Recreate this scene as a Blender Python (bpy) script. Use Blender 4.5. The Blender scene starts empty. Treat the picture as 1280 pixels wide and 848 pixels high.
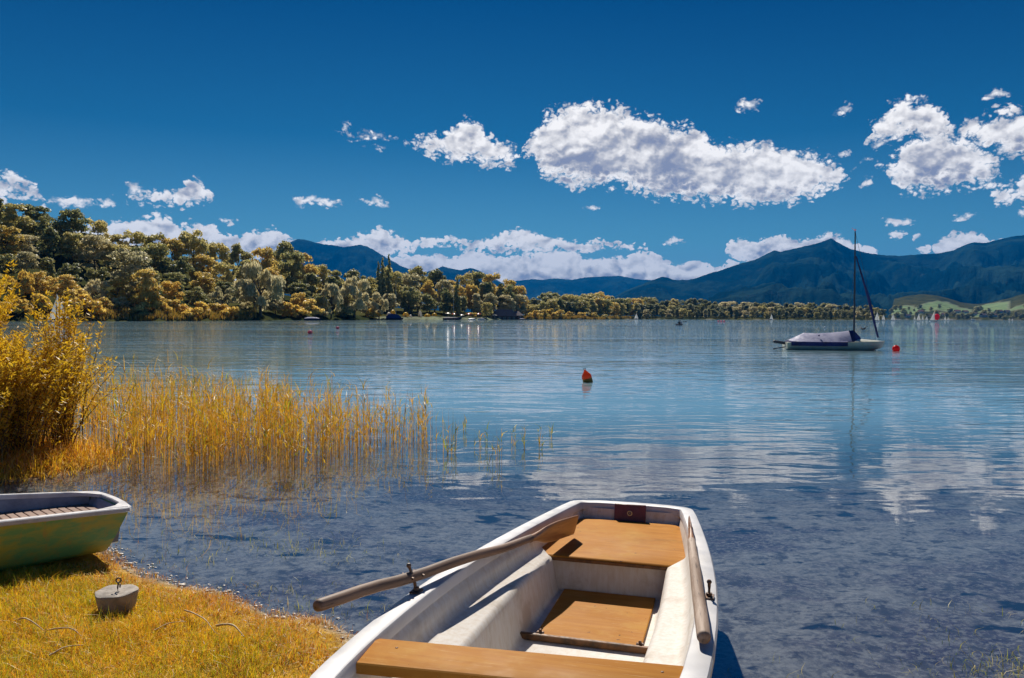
import bpy, math, random
import numpy as np
from mathutils import Vector, Matrix, noise
R = math.radians
S = bpy.context.scene
COL = S.collection
random.seed(7)
rng = np.random.default_rng(11)

# ------------------------------------------------------------------ camera
CAM_H, F, PITCH, ROLL = 1.7, 978.0, math.atan(27.5 / 978.0), R(0.27)
cam_data = bpy.data.cameras.new("camera")
cam = bpy.data.objects.new("camera", cam_data)
COL.objects.link(cam)
cam_data.sensor_width = 36
cam_data.lens = F / 1280 * 36
cam_data.clip_start, cam_data.clip_end = 0.05, 60000
cam.matrix_world = (Matrix.Translation((0, 0, CAM_H)) @ Matrix.Rotation(R(90) - PITCH, 4, 'X') @ Matrix.Rotation(ROLL, 4, 'Z'))
S.camera = cam
S.view_settings.view_transform = 'Standard'
S.view_settings.look = 'None'
S.view_settings.exposure = 0.45
S.view_settings.gamma = 1
S.view_settings.use_curve_mapping = False
S.cycles.use_denoising = True
S.cycles.volume_bounces = 0
S.cycles.max_bounces = 8
S.cycles.transparent_max_bounces = 12
S.cycles.sample_clamp_indirect = 4
S.cycles.caustics_reflective = False
S.cycles.caustics_refractive = False

# ------------------------------------------------------------------ sun and sky
SUN_EL, SUN_AZ = R(43), R(-6)        # azimuth from +Y towards +X
sl = bpy.data.lights.new("sun", 'SUN')
sl.energy, sl.angle, sl.color = 4.8, R(0.53), (1.0, 0.93, 0.82)
sun = bpy.data.objects.new("sun", sl)
COL.objects.link(sun)
sd_ = Vector((math.sin(SUN_AZ) * math.cos(SUN_EL), math.cos(SUN_AZ) * math.cos(SUN_EL), math.sin(SUN_EL)))
sun.rotation_euler = sd_.to_track_quat('Z', 'Y').to_euler()
sun.location = sd_ * 50

W = bpy.data.worlds.new("World")
S.world = W
W.use_nodes = True


class NT:
    """tiny node-tree writer"""
    def __init__(s, t):
        s.t = t; s.n = t.nodes; s.l = t.links
    def new(s, kind, **kw):
        n = s.n.new(kind)
        for k, v in kw.items(): setattr(n, k, v)
        return n
    def put(s, sock, v):
        if isinstance(v, bpy.types.NodeSocket): s.l.new(v, sock)
        elif v is not None:
            if sock.type == 'RGBA' and len(v) == 3: v = (*v, 1)
            sock.default_value = v
    def math(s, op, a, b=None, c=None, clamp=False):
        n = s.new('ShaderNodeMath', operation=op, use_clamp=clamp)
        for i, v in enumerate((a, b, c)):
            if v is not None: s.put(n.inputs[i], v)
        return n.outputs[0]
    def vec(s, op, a, b=None, scale=None):
        n = s.new('ShaderNodeVectorMath', operation=op)
        s.put(n.inputs[0], a)
        if b is not None: s.put(n.inputs[1], b)
        if scale is not None: s.put(n.inputs['Scale'], scale)
        return n.outputs['Value'] if op in ('LENGTH', 'DOT_PRODUCT', 'DISTANCE') else n.outputs[0]
    def noise(s, vec, scale, detail=4, rough=0.5, dist=0.0, col=False):
        n = s.new('ShaderNodeTexNoise')
        s.put(n.inputs['Vector'], vec)
        n.inputs['Scale'].default_value = scale; n.inputs['Detail'].default_value = detail
        n.inputs['Roughness'].default_value = rough; n.inputs['Distortion'].default_value = dist
        return n.outputs['Color'] if col else n.outputs[0]
    def mix(s, f, a, b, blend='MIX'):
        n = s.new('ShaderNodeMix', data_type='RGBA', blend_type=blend)
        s.put(n.inputs[0], f); s.put(n.inputs[6], a); s.put(n.inputs[7], b)
        return n.outputs[2]
    def smooth(s, x, lo, hi, tlo=0.0, thi=1.0):
        n = s.new('ShaderNodeMapRange', interpolation_type='SMOOTHSTEP')
        s.put(n.inputs[0], x)
        for i, v in zip((1, 2, 3, 4), (lo, hi, tlo, thi)): s.put(n.inputs[i], v)
        return n.outputs[0]
    def ramp(s, x, stops):
        n = s.new('ShaderNodeValToRGB')
        e = n.color_ramp.elements
        while len(e) < len(stops): e.new(0.5)
        for k, (p, c) in enumerate(stops):
            e[k].position = p; e[k].color = (*c, 1)
        s.put(n.inputs[0], x)
        return n.outputs[0]


def build_world():
    t = NT(W.node_tree)
    W.node_tree.nodes.clear()
    tc = t.new('ShaderNodeTexCoord').outputs['Generated']
    sep = t.new('ShaderNodeSeparateXYZ'); t.put(sep.inputs[0], tc)
    x, y, z = sep.outputs
    az = t.math('MULTIPLY', t.math('ARCTAN2', x, y), 57.29578)
    el = t.math('MULTIPLY', t.math('ARCSINE', z), 57.29578)
    sky = t.new('ShaderNodeTexSky', sky_type='NISHITA', sun_disc=False)
    sky.sun_elevation = SUN_EL; sky.sun_rotation = SUN_AZ % (2 * math.pi)
    sky.altitude = 500; sky.air_density = 1.0; sky.dust_density = 0.4; sky.ozone_density = 3.0
    filt = t.ramp(t.math('DIVIDE', el, 90), [(0.0, SKYF[0]), (0.06, SKYF[1]), (0.14, SKYF[2]), (0.27, SKYF[3]), (1.0, SKYF[4])])
    skyc = t.mix(1.0, sky.outputs[0], filt, 'MULTIPLY')
    skyc = t.vec('SCALE', skyc, scale=0.1)
    # cloud layers: outlines as (azimuth, elevation) curves in degrees
    D = 57.29578
    def dg(px, py):
        a = math.atan((px - 640) / F)
        hor = 396.5 + (px - 640) * math.tan(ROLL)
        return a * D, math.atan((hor - py) / F * math.cos(a)) * D
    comb = t.new('ShaderNodeCombineXYZ'); t.put(comb.inputs[0], az); t.put(comb.inputs[1], t.math('MULTIPLY', el, 1.25))
    P = comb.outputs[0]
    n1 = t.noise(P, 0.55, 4, 0.5, col=True)
    warp = t.vec('MULTIPLY', t.vec('SUBTRACT', n1, (0.5, 0.5, 0.5)), (2.6, 2.2, 0))
    n2 = t.noise(P, 2.0, 3, 0.5, col=True)
    warp = t.vec('ADD', warp, t.vec('MULTIPLY', t.vec('SUBTRACT', n2, (0.5, 0.5, 0.5)), (0.28, 0.28, 0)))
    sw = t.new('ShaderNodeSeparateXYZ'); t.put(sw.inputs[0], warp)
    fade = t.smooth(el, 1.0, 12.0, 0.35, 1.0)
    waz = t.math('MULTIPLY_ADD', sw.outputs[0], fade, az)
    wel = t.math('MULTIPLY_ADD', sw.outputs[1], fade, el)
    A0, A1, E1 = -45.0, 45.0, 24.0
    u = t.math('DIVIDE', t.math('SUBTRACT', waz, A0), A1 - A0, clamp=True)
    def curve(pts):
        n = t.new('ShaderNodeFloatCurve')
        c = n.mapping.curves[0]
        pts = sorted(pts)
        pts = [(0.0, pts[0][1])] + [(min(max((a - A0) / (A1 - A0), 0.001), 0.999), e) for a, e in pts] + [(1.0, pts[-1][1])]
        ded = [pts[0]]
        for p in pts[1:]:
            if p[0] - ded[-1][0] < 0.0006: p = (ded[-1][0] + 0.0007, p[1])
            ded.append(p)
        while len(c.points) < len(ded): c.points.new(0.5, 0.5)
        for k, (a, e) in enumerate(ded):
            c.points[k].location = (a, max(0, min(1, e))); c.points[k].handle_type = 'VECTOR'
        n.mapping.update()
        t.put(n.inputs['Value'], u)
        return t.math('MULTIPLY', n.outputs[0], E1)
    field = None; rel = None
    for layer in CLOUDS:
        top, bot = [], []
        for tp, bt in layer:
            pa = dg(*tp[0]); pb = dg(*tp[-1])
            top.append((pa[0] - 0.1, 0)); bot.append((pa[0] - 0.1, 1))
            top += [(dg(*p)[0], dg(*p)[1] / E1) for p in tp]
            bot += [(dg(*p)[0], dg(*p)[1] / E1) for p in bt]
            top.append((pb[0] + 0.1, 0)); bot.append((pb[0] + 0.1, 1))
        T = curve(top); B = curve(bot)
        hi = t.math('SUBTRACT', T, wel); lo = t.math('SUBTRACT', wel, B)
        f = t.math('SMOOTH_MIN', hi, t.math('MULTIPLY', lo, 0.8), 0.25)
        r = t.math('DIVIDE', lo, t.math('MAXIMUM', t.math('SUBTRACT', T, B), 0.3), clamp=True)
        if field is None: field, rel = f, r
        else:
            g = t.math('GREATER_THAN', f, field)
            mr = t.new('ShaderNodeMix', data_type='FLOAT')
            t.put(mr.inputs[0], g); t.put(mr.inputs[2], rel); t.put(mr.inputs[3], r)
            rel = mr.outputs[0]
            field = t.math('MAXIMUM', field, f)
    wv = t.new('ShaderNodeCombineXYZ'); t.put(wv.inputs[0], waz); t.put(wv.inputs[1], wel)
    small = None
    for px, py, rx, ry in PUFFS:
        a, e = dg(px, py)
        v = t.vec('MULTIPLY', t.vec('SUBTRACT', wv.outputs[0], (a, e, 0)), (F / D / rx, F / D / ry, 0))
        k = t.math('MULTIPLY', t.math('SUBTRACT', 1.0, t.vec('LENGTH', v)), ry / F * D)
        small = k if small is None else t.math('MAXIMUM', small, k)
    field = t.math('MAXIMUM', field, t.math('MULTIPLY_ADD', small, 1.0, -0.02))
    # fluff
    q = t.noise(P, 0.9, 5, 0.5)
    q2 = t.noise(P, 3.2, 5, 0.55)
    qa = t.math('ABSOLUTE', t.math('SUBTRACT', t.noise(P, 1.5, 4, 0.5), 0.5))
    fl = t.math('ADD', t.math('MULTIPLY', t.math('SUBTRACT', q, 0.5), 2.0), t.math('MULTIPLY', t.math('SUBTRACT', q2, 0.5), 0.20))
    fl = t.math('ADD', fl, t.math('MULTIPLY_ADD', qa, 4.2, -0.35))
    fl = t.math('MULTIPLY', fl, t.smooth(el, 1.0, 11.0, 0.30, 1.0))
    q3 = t.noise(P, 2.6, 5, 0.55)
    fl = t.math('ADD', fl, t.math('MULTIPLY', t.math('SUBTRACT', q3, 0.52), t.smooth(el, 4.0, 11.0, 1.1, 0.0)))
    fl = t.math('ADD', fl, t.smooth(el, 4.5, 6.5, 0.24, 0.0))
    fl = t.math('ADD', fl, t.smooth(el, 7.0, 9.0, 0.0, 0.10))
    dens = t.math('MINIMUM', t.math('ADD', field, fl), t.math('MULTIPLY_ADD', field, 4.0, 0.36))
    dens = t.math('MAXIMUM', dens, t.math('MULTIPLY_ADD', small, 1.6, t.math('MULTIPLY', t.math('SUBTRACT', q2, 0.52), 0.75)))
    w_ = t.smooth(el, 2.0, 12.0, 0.16, 0.75)
    alpha = t.new('ShaderNodeMapRange', interpolation_type='SMOOTHSTEP')
    t.put(alpha.inputs[0], dens); alpha.inputs[1].default_value = 0.04; t.put(alpha.inputs[2], w_)
    alpha = alpha.outputs[0]
    # relief: billow height compared with the billows towards the sun
    Pe = t.vec('ADD', P, t.vec('MULTIPLY', warp, (0.25, 0.25, 0)))
    def billow(v):
        a = t.noise(v, 0.33, 4, 0.48)
        return t.math('ABSOLUTE', t.math('SUBTRACT', a, 0.5))
    b0 = billow(Pe); b1 = billow(t.vec('ADD', Pe, (-0.22, 0.42, 0)))
    lit = t.math('MULTIPLY_ADD', t.math('SUBTRACT', b1, b0), -4.6, 0.90)
    lit = t.math('ADD', lit, t.math('MULTIPLY', t.math('SUBTRACT', q2, 0.5), 0.22))
    thick = t.smooth(dens, 0.1, 1.7)
    under = t.math('SUBTRACT', 1.0, t.smooth(rel, -0.1, 0.75))
    under = t.math('MULTIPLY', under, thick)
    lit = t.math('SUBTRACT', lit, t.math('MULTIPLY', under, 0.95))
    lit = t.math('SUBTRACT', lit, t.math('MULTIPLY', t.smooth(t.noise(P, 0.30, 4, 0.55), 0.44, 0.66), t.math('MULTIPLY', thick, 0.55)))
    cc = t.ramp(lit, [(0.0, (0.24, 0.26, 0.35)), (0.35, (0.40, 0.40, 0.44)), (0.62, (0.68, 0.66, 0.65)), (0.95, (0.96, 0.93, 0.90))])
    cc = t.vec('SCALE', cc, scale=t.smooth(el, 0.0, 9.0, 0.84, 0.93))
    col = t.mix(t.math('MULTIPLY', alpha, 0.97), skyc, cc)
    bg = t.new('ShaderNodeBackground'); t.put(bg.inputs[0], col); bg.inputs[1].default_value = 1.0
    clear = t.new('ShaderNodeBackground'); t.put(clear.inputs[0], skyc); clear.inputs[1].default_value = 1.0
    zone = t.math('MULTIPLY', t.math('LESS_THAN', t.math('ABSOLUTE', az), 46.0), t.math('LESS_THAN', t.math('ABSOLUTE', t.math('SUBTRACT', el, 9.5)), 10.5))
    ms = t.new('ShaderNodeMixShader'); t.put(ms.inputs[0], zone); t.l.new(clear.outputs[0], ms.inputs[1]); t.l.new(bg.outputs[0], ms.inputs[2])
    out = t.new('ShaderNodeOutputWorld'); t.l.new(ms.outputs[0], out.inputs[0])
    W.cycles.sampling_method = 'MANUAL'; W.cycles.sample_map_resolution = 256


SKYF = [(0.28, 0.40, 0.50), (0.15, 0.33, 0.38), (0.03, 0.18, 0.27), (0.0, 0.078, 0.19), (0.12, 0.27, 0.38)]
CLOUDS = [
    [  # high clouds
        ([(508, 176), (530, 168), (560, 163), (580, 150), (597, 155), (615, 172), (640, 186), (654, 196)],
         [(508, 179), (530, 192), (560, 206), (600, 212), (640, 212), (654, 200)]),
        ([(658, 172), (675, 150), (697, 134), (745, 124), (772, 132), (798, 145), (841, 150), (867, 156), (883, 172), (910, 173), (958, 172), (974, 182), (1011, 190), (1048, 201), (1060, 214)],
         [(658, 190), (675, 226), (719, 238), (772, 243), (836, 255), (910, 260), (979, 262), (1022, 252), (1048, 232), (1060, 222)]),
        ([(1088, 214), (1108, 200), (1130, 176), (1155, 158), (1182, 160), (1212, 180), (1238, 194), (1254, 212)],
         [(1088, 218), (1108, 233), (1130, 244), (1155, 248), (1197, 243), (1238, 236), (1254, 225)]),
        ([(-40, 228), (0, 221), (20, 220), (45, 224), (60, 240), (68, 250)], [(-40, 262), (0, 260), (20, 258), (45, 258), (60, 255), (68, 254)]),
        ([(148, 246), (165, 234), (190, 238), (215, 236), (235, 223), (250, 228), (262, 240), (275, 252)],
         [(148, 250), (175, 257), (205, 266), (240, 264), (262, 258), (275, 257)]),
    ],
    [
        ([(1078, 160), (1100, 134), (1127, 119), (1155, 126), (1176, 136), (1184, 154)],
         [(1078, 178), (1100, 188), (1127, 174), (1155, 182), (1176, 182), (1184, 165)]),
        ([(1188, 168), (1200, 146), (1228, 140), (1256, 136), (1285, 144), (1330, 150), (1360, 165)],
         [(1188, 172), (1200, 184), (1228, 194), (1256, 204), (1285, 212), (1330, 206), (1360, 180)]),
    ],
    [
        ([(-30, 290), (40, 288), (90, 286), (140, 280), (165, 273), (185, 269), (212, 269), (225, 280), (245, 277), (262, 279), (280, 288), (300, 294), (320, 285), (342, 284), (360, 296), (378, 302), (400, 299), (430, 297), (455, 290), (475, 281), (492, 287), (520, 297), (560, 295), (590, 299), (612, 293), (632, 290), (652, 282), (668, 284), (690, 294), (722, 299), (760, 301), (795, 307), (806, 311)],
         [(-30, 310), (40, 312), (90, 312), (165, 306), (245, 312), (300, 322), (342, 320), (400, 322), (455, 322), (492, 318), (530, 312), (560, 308), (600, 312), (652, 316), (700, 314), (760, 313), (806, 313)]),
        ([(905, 306), (930, 299), (952, 300), (976, 293), (1000, 300), (1015, 296), (1032, 287), (1044, 292), (1058, 302), (1080, 309), (1102, 317)],
         [(905, 318), (950, 330), (1000, 340), (1040, 340), (1080, 340), (1102, 330)]),
        ([(1160, 312), (1180, 298), (1200, 290), (1216, 295), (1234, 301), (1246, 295), (1262, 298), (1272, 302)],
         [(1160, 325), (1200, 330), (1246, 330), (1272, 320)]),
    ],
    [
        ([(1220, 238), (1240, 236), (1256, 228), (1285, 212), (1330, 206), (1380, 220)], [(1220, 245), (1240, 252), (1256, 257), (1285, 264), (1330, 262), (1380, 240)]),
        ([(240, 350), (330, 338), (420, 330), (460, 322), (500, 317), (530, 320), (560, 322), (590, 309), (618, 318), (650, 319), (676, 314), (702, 311), (740, 323), (782, 321), (802, 316), (822, 320), (850, 330), (872, 327), (895, 336), (912, 325), (935, 330)],
         [(250, 370), (420, 370), (500, 372), (590, 372), (650, 372), (740, 372), (802, 372), (850, 372), (895, 372), (935, 372)]),
    ],
]
PUFFS = [(932, 130, 15, 7), (433, 162, 9, 5), (462, 173, 34, 4), (470, 187, 12, 3.5), (385, 251, 16, 7), (404, 256, 22, 6), (462, 255, 22, 4), (475, 253, 12, 6),
         (735, 260, 13, 5), (838, 304, 14, 4), (1049, 190, 11, 6), (1080, 208, 12, 4), (1081, 232, 9, 6), (1123, 276, 17, 6), (1117, 296, 10, 6), (1144, 297, 5, 5),
         (1153, 311, 6, 5), (1208, 274, 15, 4), (1095, 180, 9, 7), (96, 252, 28, 6), (165, 238, 10, 6), (136, 254, 9, 6), (285, 276, 10, 4), (1240, 122, 10, 7), (1052, 138, 14, 6), (1276, 265, 8, 5)]
build_world()


# ------------------------------------------------------------------ helpers
def unproj(px, py, z=0.0):
    """where the sight line through a photograph pixel meets height z (used once to survey positions)"""
    d = cam.matrix_world.to_3x3() @ Vector(((px - 640) / F, -(py - 424) / F, -1))
    k = (z - CAM_H) / d.z
    return Vector((d.x * k, d.y * k, z))

def bearing(px, dist):
    a = math.atan((px - 640) / F)
    return dist * math.sin(a), dist * math.cos(a)

def horizon(px):
    return 396.5 + (px - 640) * math.tan(ROLL)

def tag(o, label=None, cat=None, group=None, kind=None):
    if label: o['label'] = label
    if cat: o['category'] = cat
    if group: o['group'] = group
    if kind: o['kind'] = kind
    return o

def empty(name, loc, rz=0, label=None, cat=None, group=None):
    o = bpy.data.objects.new(name, None)
    COL.objects.link(o)
    o.location = loc; o.rotation_euler = (0, 0, rz); o.empty_display_size = 0.1
    return tag(o, label, cat, group)

def mesh_obj(name, verts, faces, mat, parent=None, smooth=None, cols=None):
    me = bpy.data.meshes.new(name)
    if isinstance(verts, np.ndarray):
        nv, nf, k = len(verts), len(faces), faces.shape[1]
        me.vertices.add(nv); me.vertices.foreach_set('co', verts.astype(np.float32).ravel())
        me.loops.add(nf * k); me.loops.foreach_set('vertex_index', faces.astype(np.int32).ravel())
        me.polygons.add(nf); me.polygons.foreach_set('loop_start', np.arange(0, nf * k, k, dtype=np.int32))
        me.update(calc_edges=True)
    else:
        me.from_pydata([tuple(v) for v in verts], [], faces)
    if cols is not None:
        ca = me.color_attributes.new('tint', 'FLOAT_COLOR', 'POINT')
        ca.data.foreach_set('color', np.hstack([cols, np.ones((len(cols), 1))]).astype(np.float32).ravel())
    me.materials.append(mat)
    if smooth is not None:
        me.polygons.foreach_set('use_smooth', [True] * len(me.polygons))
        if smooth < 180: me.set_sharp_from_angle(angle=R(smooth))
    o = bpy.data.objects.new(name, me)
    COL.objects.link(o)
    if parent: o.parent = parent
    return o

def copy_tree(o, parent=None):
    c = o.copy(); COL.objects.link(c)
    if parent: c.parent = parent
    for ch in list(o.children): copy_tree(ch, c)
    return c

class MB:
    """collects shapes for one mesh"""
    def __init__(s): s.v = []; s.f = []
    def add(s, vs, fs):
        b = len(s.v); s.v += [tuple(v) for v in vs]; s.f += [[b + i for i in f] for f in fs]; return s
    def box(s, c, d, m=None):
        x, y, z = (k / 2 for k in d)
        vs = [Vector((a * x, b * y, e * z)) for a in (-1, 1) for b in (-1, 1) for e in (-1, 1)]
        if m: vs = [m @ v for v in vs]
        vs = [v + Vector(c) for v in vs]
        return s.add(vs, [(0, 1, 3, 2), (4, 6, 7, 5), (0, 4, 5, 1), (2, 3, 7, 6), (0, 2, 6, 4), (1, 5, 7, 3)])
    def rbox(s, c, d, r, m=None):
        """box with bevelled edges"""
        x, y, z = (k / 2 for k in d); vs = []
        ring = [(x - r, y), (-x + r, y), (-x, y - r), (-x, -y + r), (-x + r, -y), (x - r, -y), (x, -y + r), (x, y - r)]
        inn = [(a - math.copysign(r, a) if abs(a) > x - r - 1e-9 and abs(a) > r else a, b - math.copysign(r, b) if abs(b) > y - r - 1e-9 and abs(b) > r else b) for a, b in ring]
        for zz, rg in ((-z, inn), (-z + r, ring), (z - r, ring), (z, inn)): vs += [Vector((a, b, zz)) for a, b in rg]
        if m: vs = [m @ v for v in vs]
        vs = [v + Vector(c) for v in vs]
        fs = [tuple(reversed(range(8))), tuple(range(24, 32))]
        for k in range(3):
            for i in range(8): fs.append((k * 8 + i, k * 8 + (i + 1) % 8, k * 8 + 8 + (i + 1) % 8, k * 8 + 8 + i))
        return s.add(vs, fs)
    def loft(s, rings, closed=True, caps=True):
        n = len(rings[0]); vs = [v for r in rings for v in r]; fs = []
        for k in range(len(rings) - 1):
            for i in range(n if closed else n - 1):
                j = (i + 1) % n
                fs.append((k * n + i, k * n + j, (k + 1) * n + j, (k + 1) * n + i))
        if caps: fs += [tuple(reversed(range(n))), tuple(range(len(vs) - n, len(vs)))]
        return s.add(vs, fs)
    def tube(s, pts, rad, n=8, caps=True, flat=None):
        pts = [Vector(p) for p in pts]
        if not hasattr(rad, '__len__'): rad = [rad] * len(pts)
        rings = []; up = Vector((0, 0, 1))
        for i, p in enumerate(pts):
            d = (pts[min(i + 1, len(pts) - 1)] - pts[max(i - 1, 0)]).normalized()
            a = d.cross(up)
            if a.length < 1e-3: a = d.cross(Vector((1, 0, 0)))
            a.normalize(); b = a.cross(d)
            rings.append([p + rad[i] * (math.cos(q) * a + math.sin(q) * b) for q in [2 * math.pi * k / n for k in range(n)]])
        return s.loft(rings, True, caps)
    def torus(s, c, Rr, r, ax='Z', n=20, m=8, arc=1.0):
        rings = []
        cnt = n if arc < 1 else n
        for i in range(cnt + 1):
            a = 2 * math.pi * arc * i / cnt
            ring = []
            for j in range(m):
                b = 2 * math.pi * j / m
                p = Vector(((Rr + r * math.cos(b)) * math.cos(a), (Rr + r * math.cos(b)) * math.sin(a), r * math.sin(b)))
                if ax == 'Y': p = Vector((p.x, p.z, p.y))
                if ax == 'X': p = Vector((p.z, p.x, p.y))
                ring.append(p + Vector(c))
            rings.append(ring)
        return s.loft(rings, True, arc < 1)
    def ball(s, c, r, n=12, m=8, sq=(1, 1, 1)):
        rings = []
        for i in range(1, m):
            t = math.pi * i / m
            rings.append([Vector((c[0] + r * sq[0] * math.sin(t) * math.cos(2 * math.pi * k / n), c[1] + r * sq[1] * math.sin(t) * math.sin(2 * math.pi * k / n), c[2] + r * sq[2] * math.cos(t))) for k in range(n)])
        return s.loft(rings)
    def build(s, name, mat, parent=None, smooth=35):
        return mesh_obj(name, s.v, s.f, mat, parent, smooth)


def material(name, base, rough=0.6, build=None, metallic=0.0, spec=0.5):
    m = bpy.data.materials.new(name); m.use_nodes = True
    t = NT(m.node_tree)
    b = t.n['Principled BSDF']
    b.inputs['Base Color'].default_value = (*base, 1); b.inputs['Roughness'].default_value = rough
    b.inputs['Metallic'].default_value = metallic; b.inputs['Specular IOR Level'].default_value = spec
    if build: build(t, b)
    return m

def objc(t): return t.new('ShaderNodeTexCoord').outputs['Object']

def weathered(c1, c2, scale=6, amt=(0.4, 0.65), bump=0.0, bscale=60, stretch=(1, 1, 1), dirt=None, dscale=3, dlo=0.58):
    def go(t, b):
        v = t.vec('MULTIPLY', objc(t), stretch)
        f = t.smooth(t.noise(v, scale, 8, 0.65), amt[0], amt[1])
        c = t.mix(f, c1, c2)
        if dirt: c = t.mix(t.smooth(t.noise(v, dscale, 9, 0.7), dlo, dlo + 0.14), c, dirt)
        t.put(b.inputs['Base Color'], c)
        r0 = b.inputs['Roughness'].default_value
        t.put(b.inputs['Roughness'], t.smooth(t.noise(v, scale * 3, 5), 0.3, 0.7, r0 * 0.8, min(1, r0 * 1.2)))
        if bump:
            bn = t.new('ShaderNodeBump'); bn.inputs['Strength'].default_value = 0.5; bn.inputs['Distance'].default_value = bump
            t.put(bn.inputs['Height'], t.noise(v, bscale, 6, 0.6)); t.l.new(bn.outputs[0], b.inputs['Normal'])
    return go

M = {}
M['white_gel'] = material('white_gelcoat', (0.7, 0.68, 0.67), 0.45, weathered((0.58, 0.57, 0.58), (0.49, 0.48, 0.48), 3, dirt=(0.34, 0.29, 0.24), dscale=12, dlo=0.62))
def liner_nodes(t, b):
    v = objc(t)
    sp = t.new('ShaderNodeSeparateXYZ'); t.put(sp.inputs[0], v)
    n = t.noise(t.vec('MULTIPLY', v, (14, 14, 2.2)), 3.2, 8, 0.7)
    c = t.mix(t.smooth(n, 0.35, 0.7), (0.68, 0.65, 0.61), (0.60, 0.53, 0.45))
    blot = t.smooth(t.noise(v, 5.5, 8, 0.7), 0.5, 0.68)
    c = t.mix(blot, c, (0.52, 0.46, 0.39))
    spk = t.smooth(t.noise(v, 120, 3, 0.6), 0.70, 0.76)
    c = t.mix(t.math('MULTIPLY', spk, 0.6), c, (0.25, 0.20, 0.15))
    t.put(b.inputs['Base Color'], c)
M['liner'] = material('boat_liner', (0.6, 0.6, 0.6), 0.6, liner_nodes, spec=0.2)
M['hull_grey'] = material('hull_grey', (0.3, 0.32, 0.36), 0.45, weathered((0.50, 0.50, 0.52), (0.40, 0.42, 0.42), 5))
def plywood(t, b):
    v = objc(t)
    n = t.noise(t.vec('MULTIPLY', v, (1.2, 16, 10)), 2.5, 8, 0.6)
    c = t.mix(t.smooth(n, 0.3, 0.7), (0.44, 0.195, 0.034), (0.37, 0.15, 0.024))
    c = t.mix(t.smooth(t.noise(v, 4, 7, 0.7), 0.48, 0.70), c, (0.44, 0.22, 0.045))
    c = t.mix(t.smooth(t.noise(t.vec('MULTIPLY', v, (0.6, 2.5, 1)), 2.2, 8, 0.75), 0.56, 0.72), c, (0.27, 0.12, 0.025))
    c = t.mix(t.math('MULTIPLY', t.smooth(t.noise(t.vec('MULTIPLY', v, (3, 40, 10)), 3.0, 6, 0.7), 0.58, 0.66), 0.45), c, (0.55, 0.34, 0.14))
    spk = t.smooth(t.noise(v, 38, 2, 0.5), 0.735, 0.76)
    c = t.mix(spk, c, (0.12, 0.06, 0.03))
    t.put(b.inputs['Base Color'], c)
    t.put(b.inputs['Roughness'], t.smooth(t.noise(v, 9, 6), 0.3, 0.7, 0.45, 0.62))
M['ply'] = material('varnished_ply', (0.6, 0.3, 0.08), 0.5, plywood, spec=0.06)
M['ply_edge'] = material('dark_ply_edge', (0.16, 0.07, 0.02), 0.6, weathered((0.20, 0.085, 0.025), (0.07, 0.035, 0.015), 18))
M['maroon'] = material('maroon_board', (0.12, 0.03, 0.04), 0.45, weathered((0.15, 0.035, 0.045), (0.10, 0.025, 0.035), 10))
def oldwood(c1, c2, c3, st=(30, 2.0, 30)):
    def go(t, b):
        v = t.vec('MULTIPLY', objc(t), st)
        n = t.noise(v, 1.0, 8, 0.65, 0.4)
        c = t.mix(t.smooth(n, 0.35, 0.66), c1, c2)
        c = t.mix(t.smooth(t.noise(v, 2.6, 6, 0.7), 0.56, 0.68), c, c3)
        t.put(b.inputs['Base Color'], c)
        bn = t.new('ShaderNodeBump'); bn.inputs['Strength'].default_value = 0.7; bn.inputs['Distance'].default_value = 0.002
        t.put(bn.inputs['Height'], n); t.l.new(bn.outputs[0], b.inputs['Normal'])
    return go
M['oar'] = material('old_oar_wood', (0.2, 0.12, 0.08), 0.62, oldwood((0.21, 0.125, 0.08), (0.115, 0.065, 0.04), (0.05, 0.028, 0.02)))
M['oar_pale'] = material('weathered_oar_wood', (0.3, 0.2, 0.15), 0.68, oldwood((0.40, 0.30, 0.23), (0.20, 0.125, 0.08), (0.08, 0.045, 0.03)))
M['blade'] = material('varnished_blade', (0.2, 0.1, 0.05), 0.4, oldwood((0.36, 0.17, 0.07), (0.22, 0.095, 0.04), (0.09, 0.04, 0.02)))
M['iron'] = material('rusty_iron', (0.10, 0.07, 0.06), 0.55, weathered((0.13, 0.11, 0.10), (0.14, 0.065, 0.03), 40), metallic=0.5)
M['steel'] = material('galvanised_steel', (0.5, 0.5, 0.5), 0.35, weathered((0.5, 0.5, 0.5), (0.35, 0.33, 0.3), 60), metallic=0.9)
M['concrete'] = material('concrete', (0.3, 0.28, 0.26), 0.85, weathered((0.38, 0.33, 0.28), (0.24, 0.21, 0.18), 14, bump=0.004, bscale=60, dirt=(0.14, 0.15, 0.11), dscale=9))
def green_hull(t, b):  # green hull; the yellow and ochre colour in light reflected off the grass
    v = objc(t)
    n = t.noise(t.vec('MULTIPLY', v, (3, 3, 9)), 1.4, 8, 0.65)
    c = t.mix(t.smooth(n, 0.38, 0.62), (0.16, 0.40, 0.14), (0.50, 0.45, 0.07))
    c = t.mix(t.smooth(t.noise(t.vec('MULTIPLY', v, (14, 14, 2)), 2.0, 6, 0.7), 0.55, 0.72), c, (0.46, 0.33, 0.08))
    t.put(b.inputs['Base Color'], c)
M['green'] = material('green_hull_grass_reflection', (0.08, 0.16, 0.06), 0.35, green_hull)
M['rim_grey'] = material('pale_rim', (0.5, 0.5, 0.52), 0.45, weathered((0.62, 0.60, 0.60), (0.48, 0.46, 0.46), 8))
M['inner_grey'] = material('grey_inner', (0.25, 0.27, 0.33), 0.6, weathered((0.33, 0.34, 0.40), (0.22, 0.23, 0.28), 6, dirt=(0.12, 0.11, 0.12)))
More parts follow.
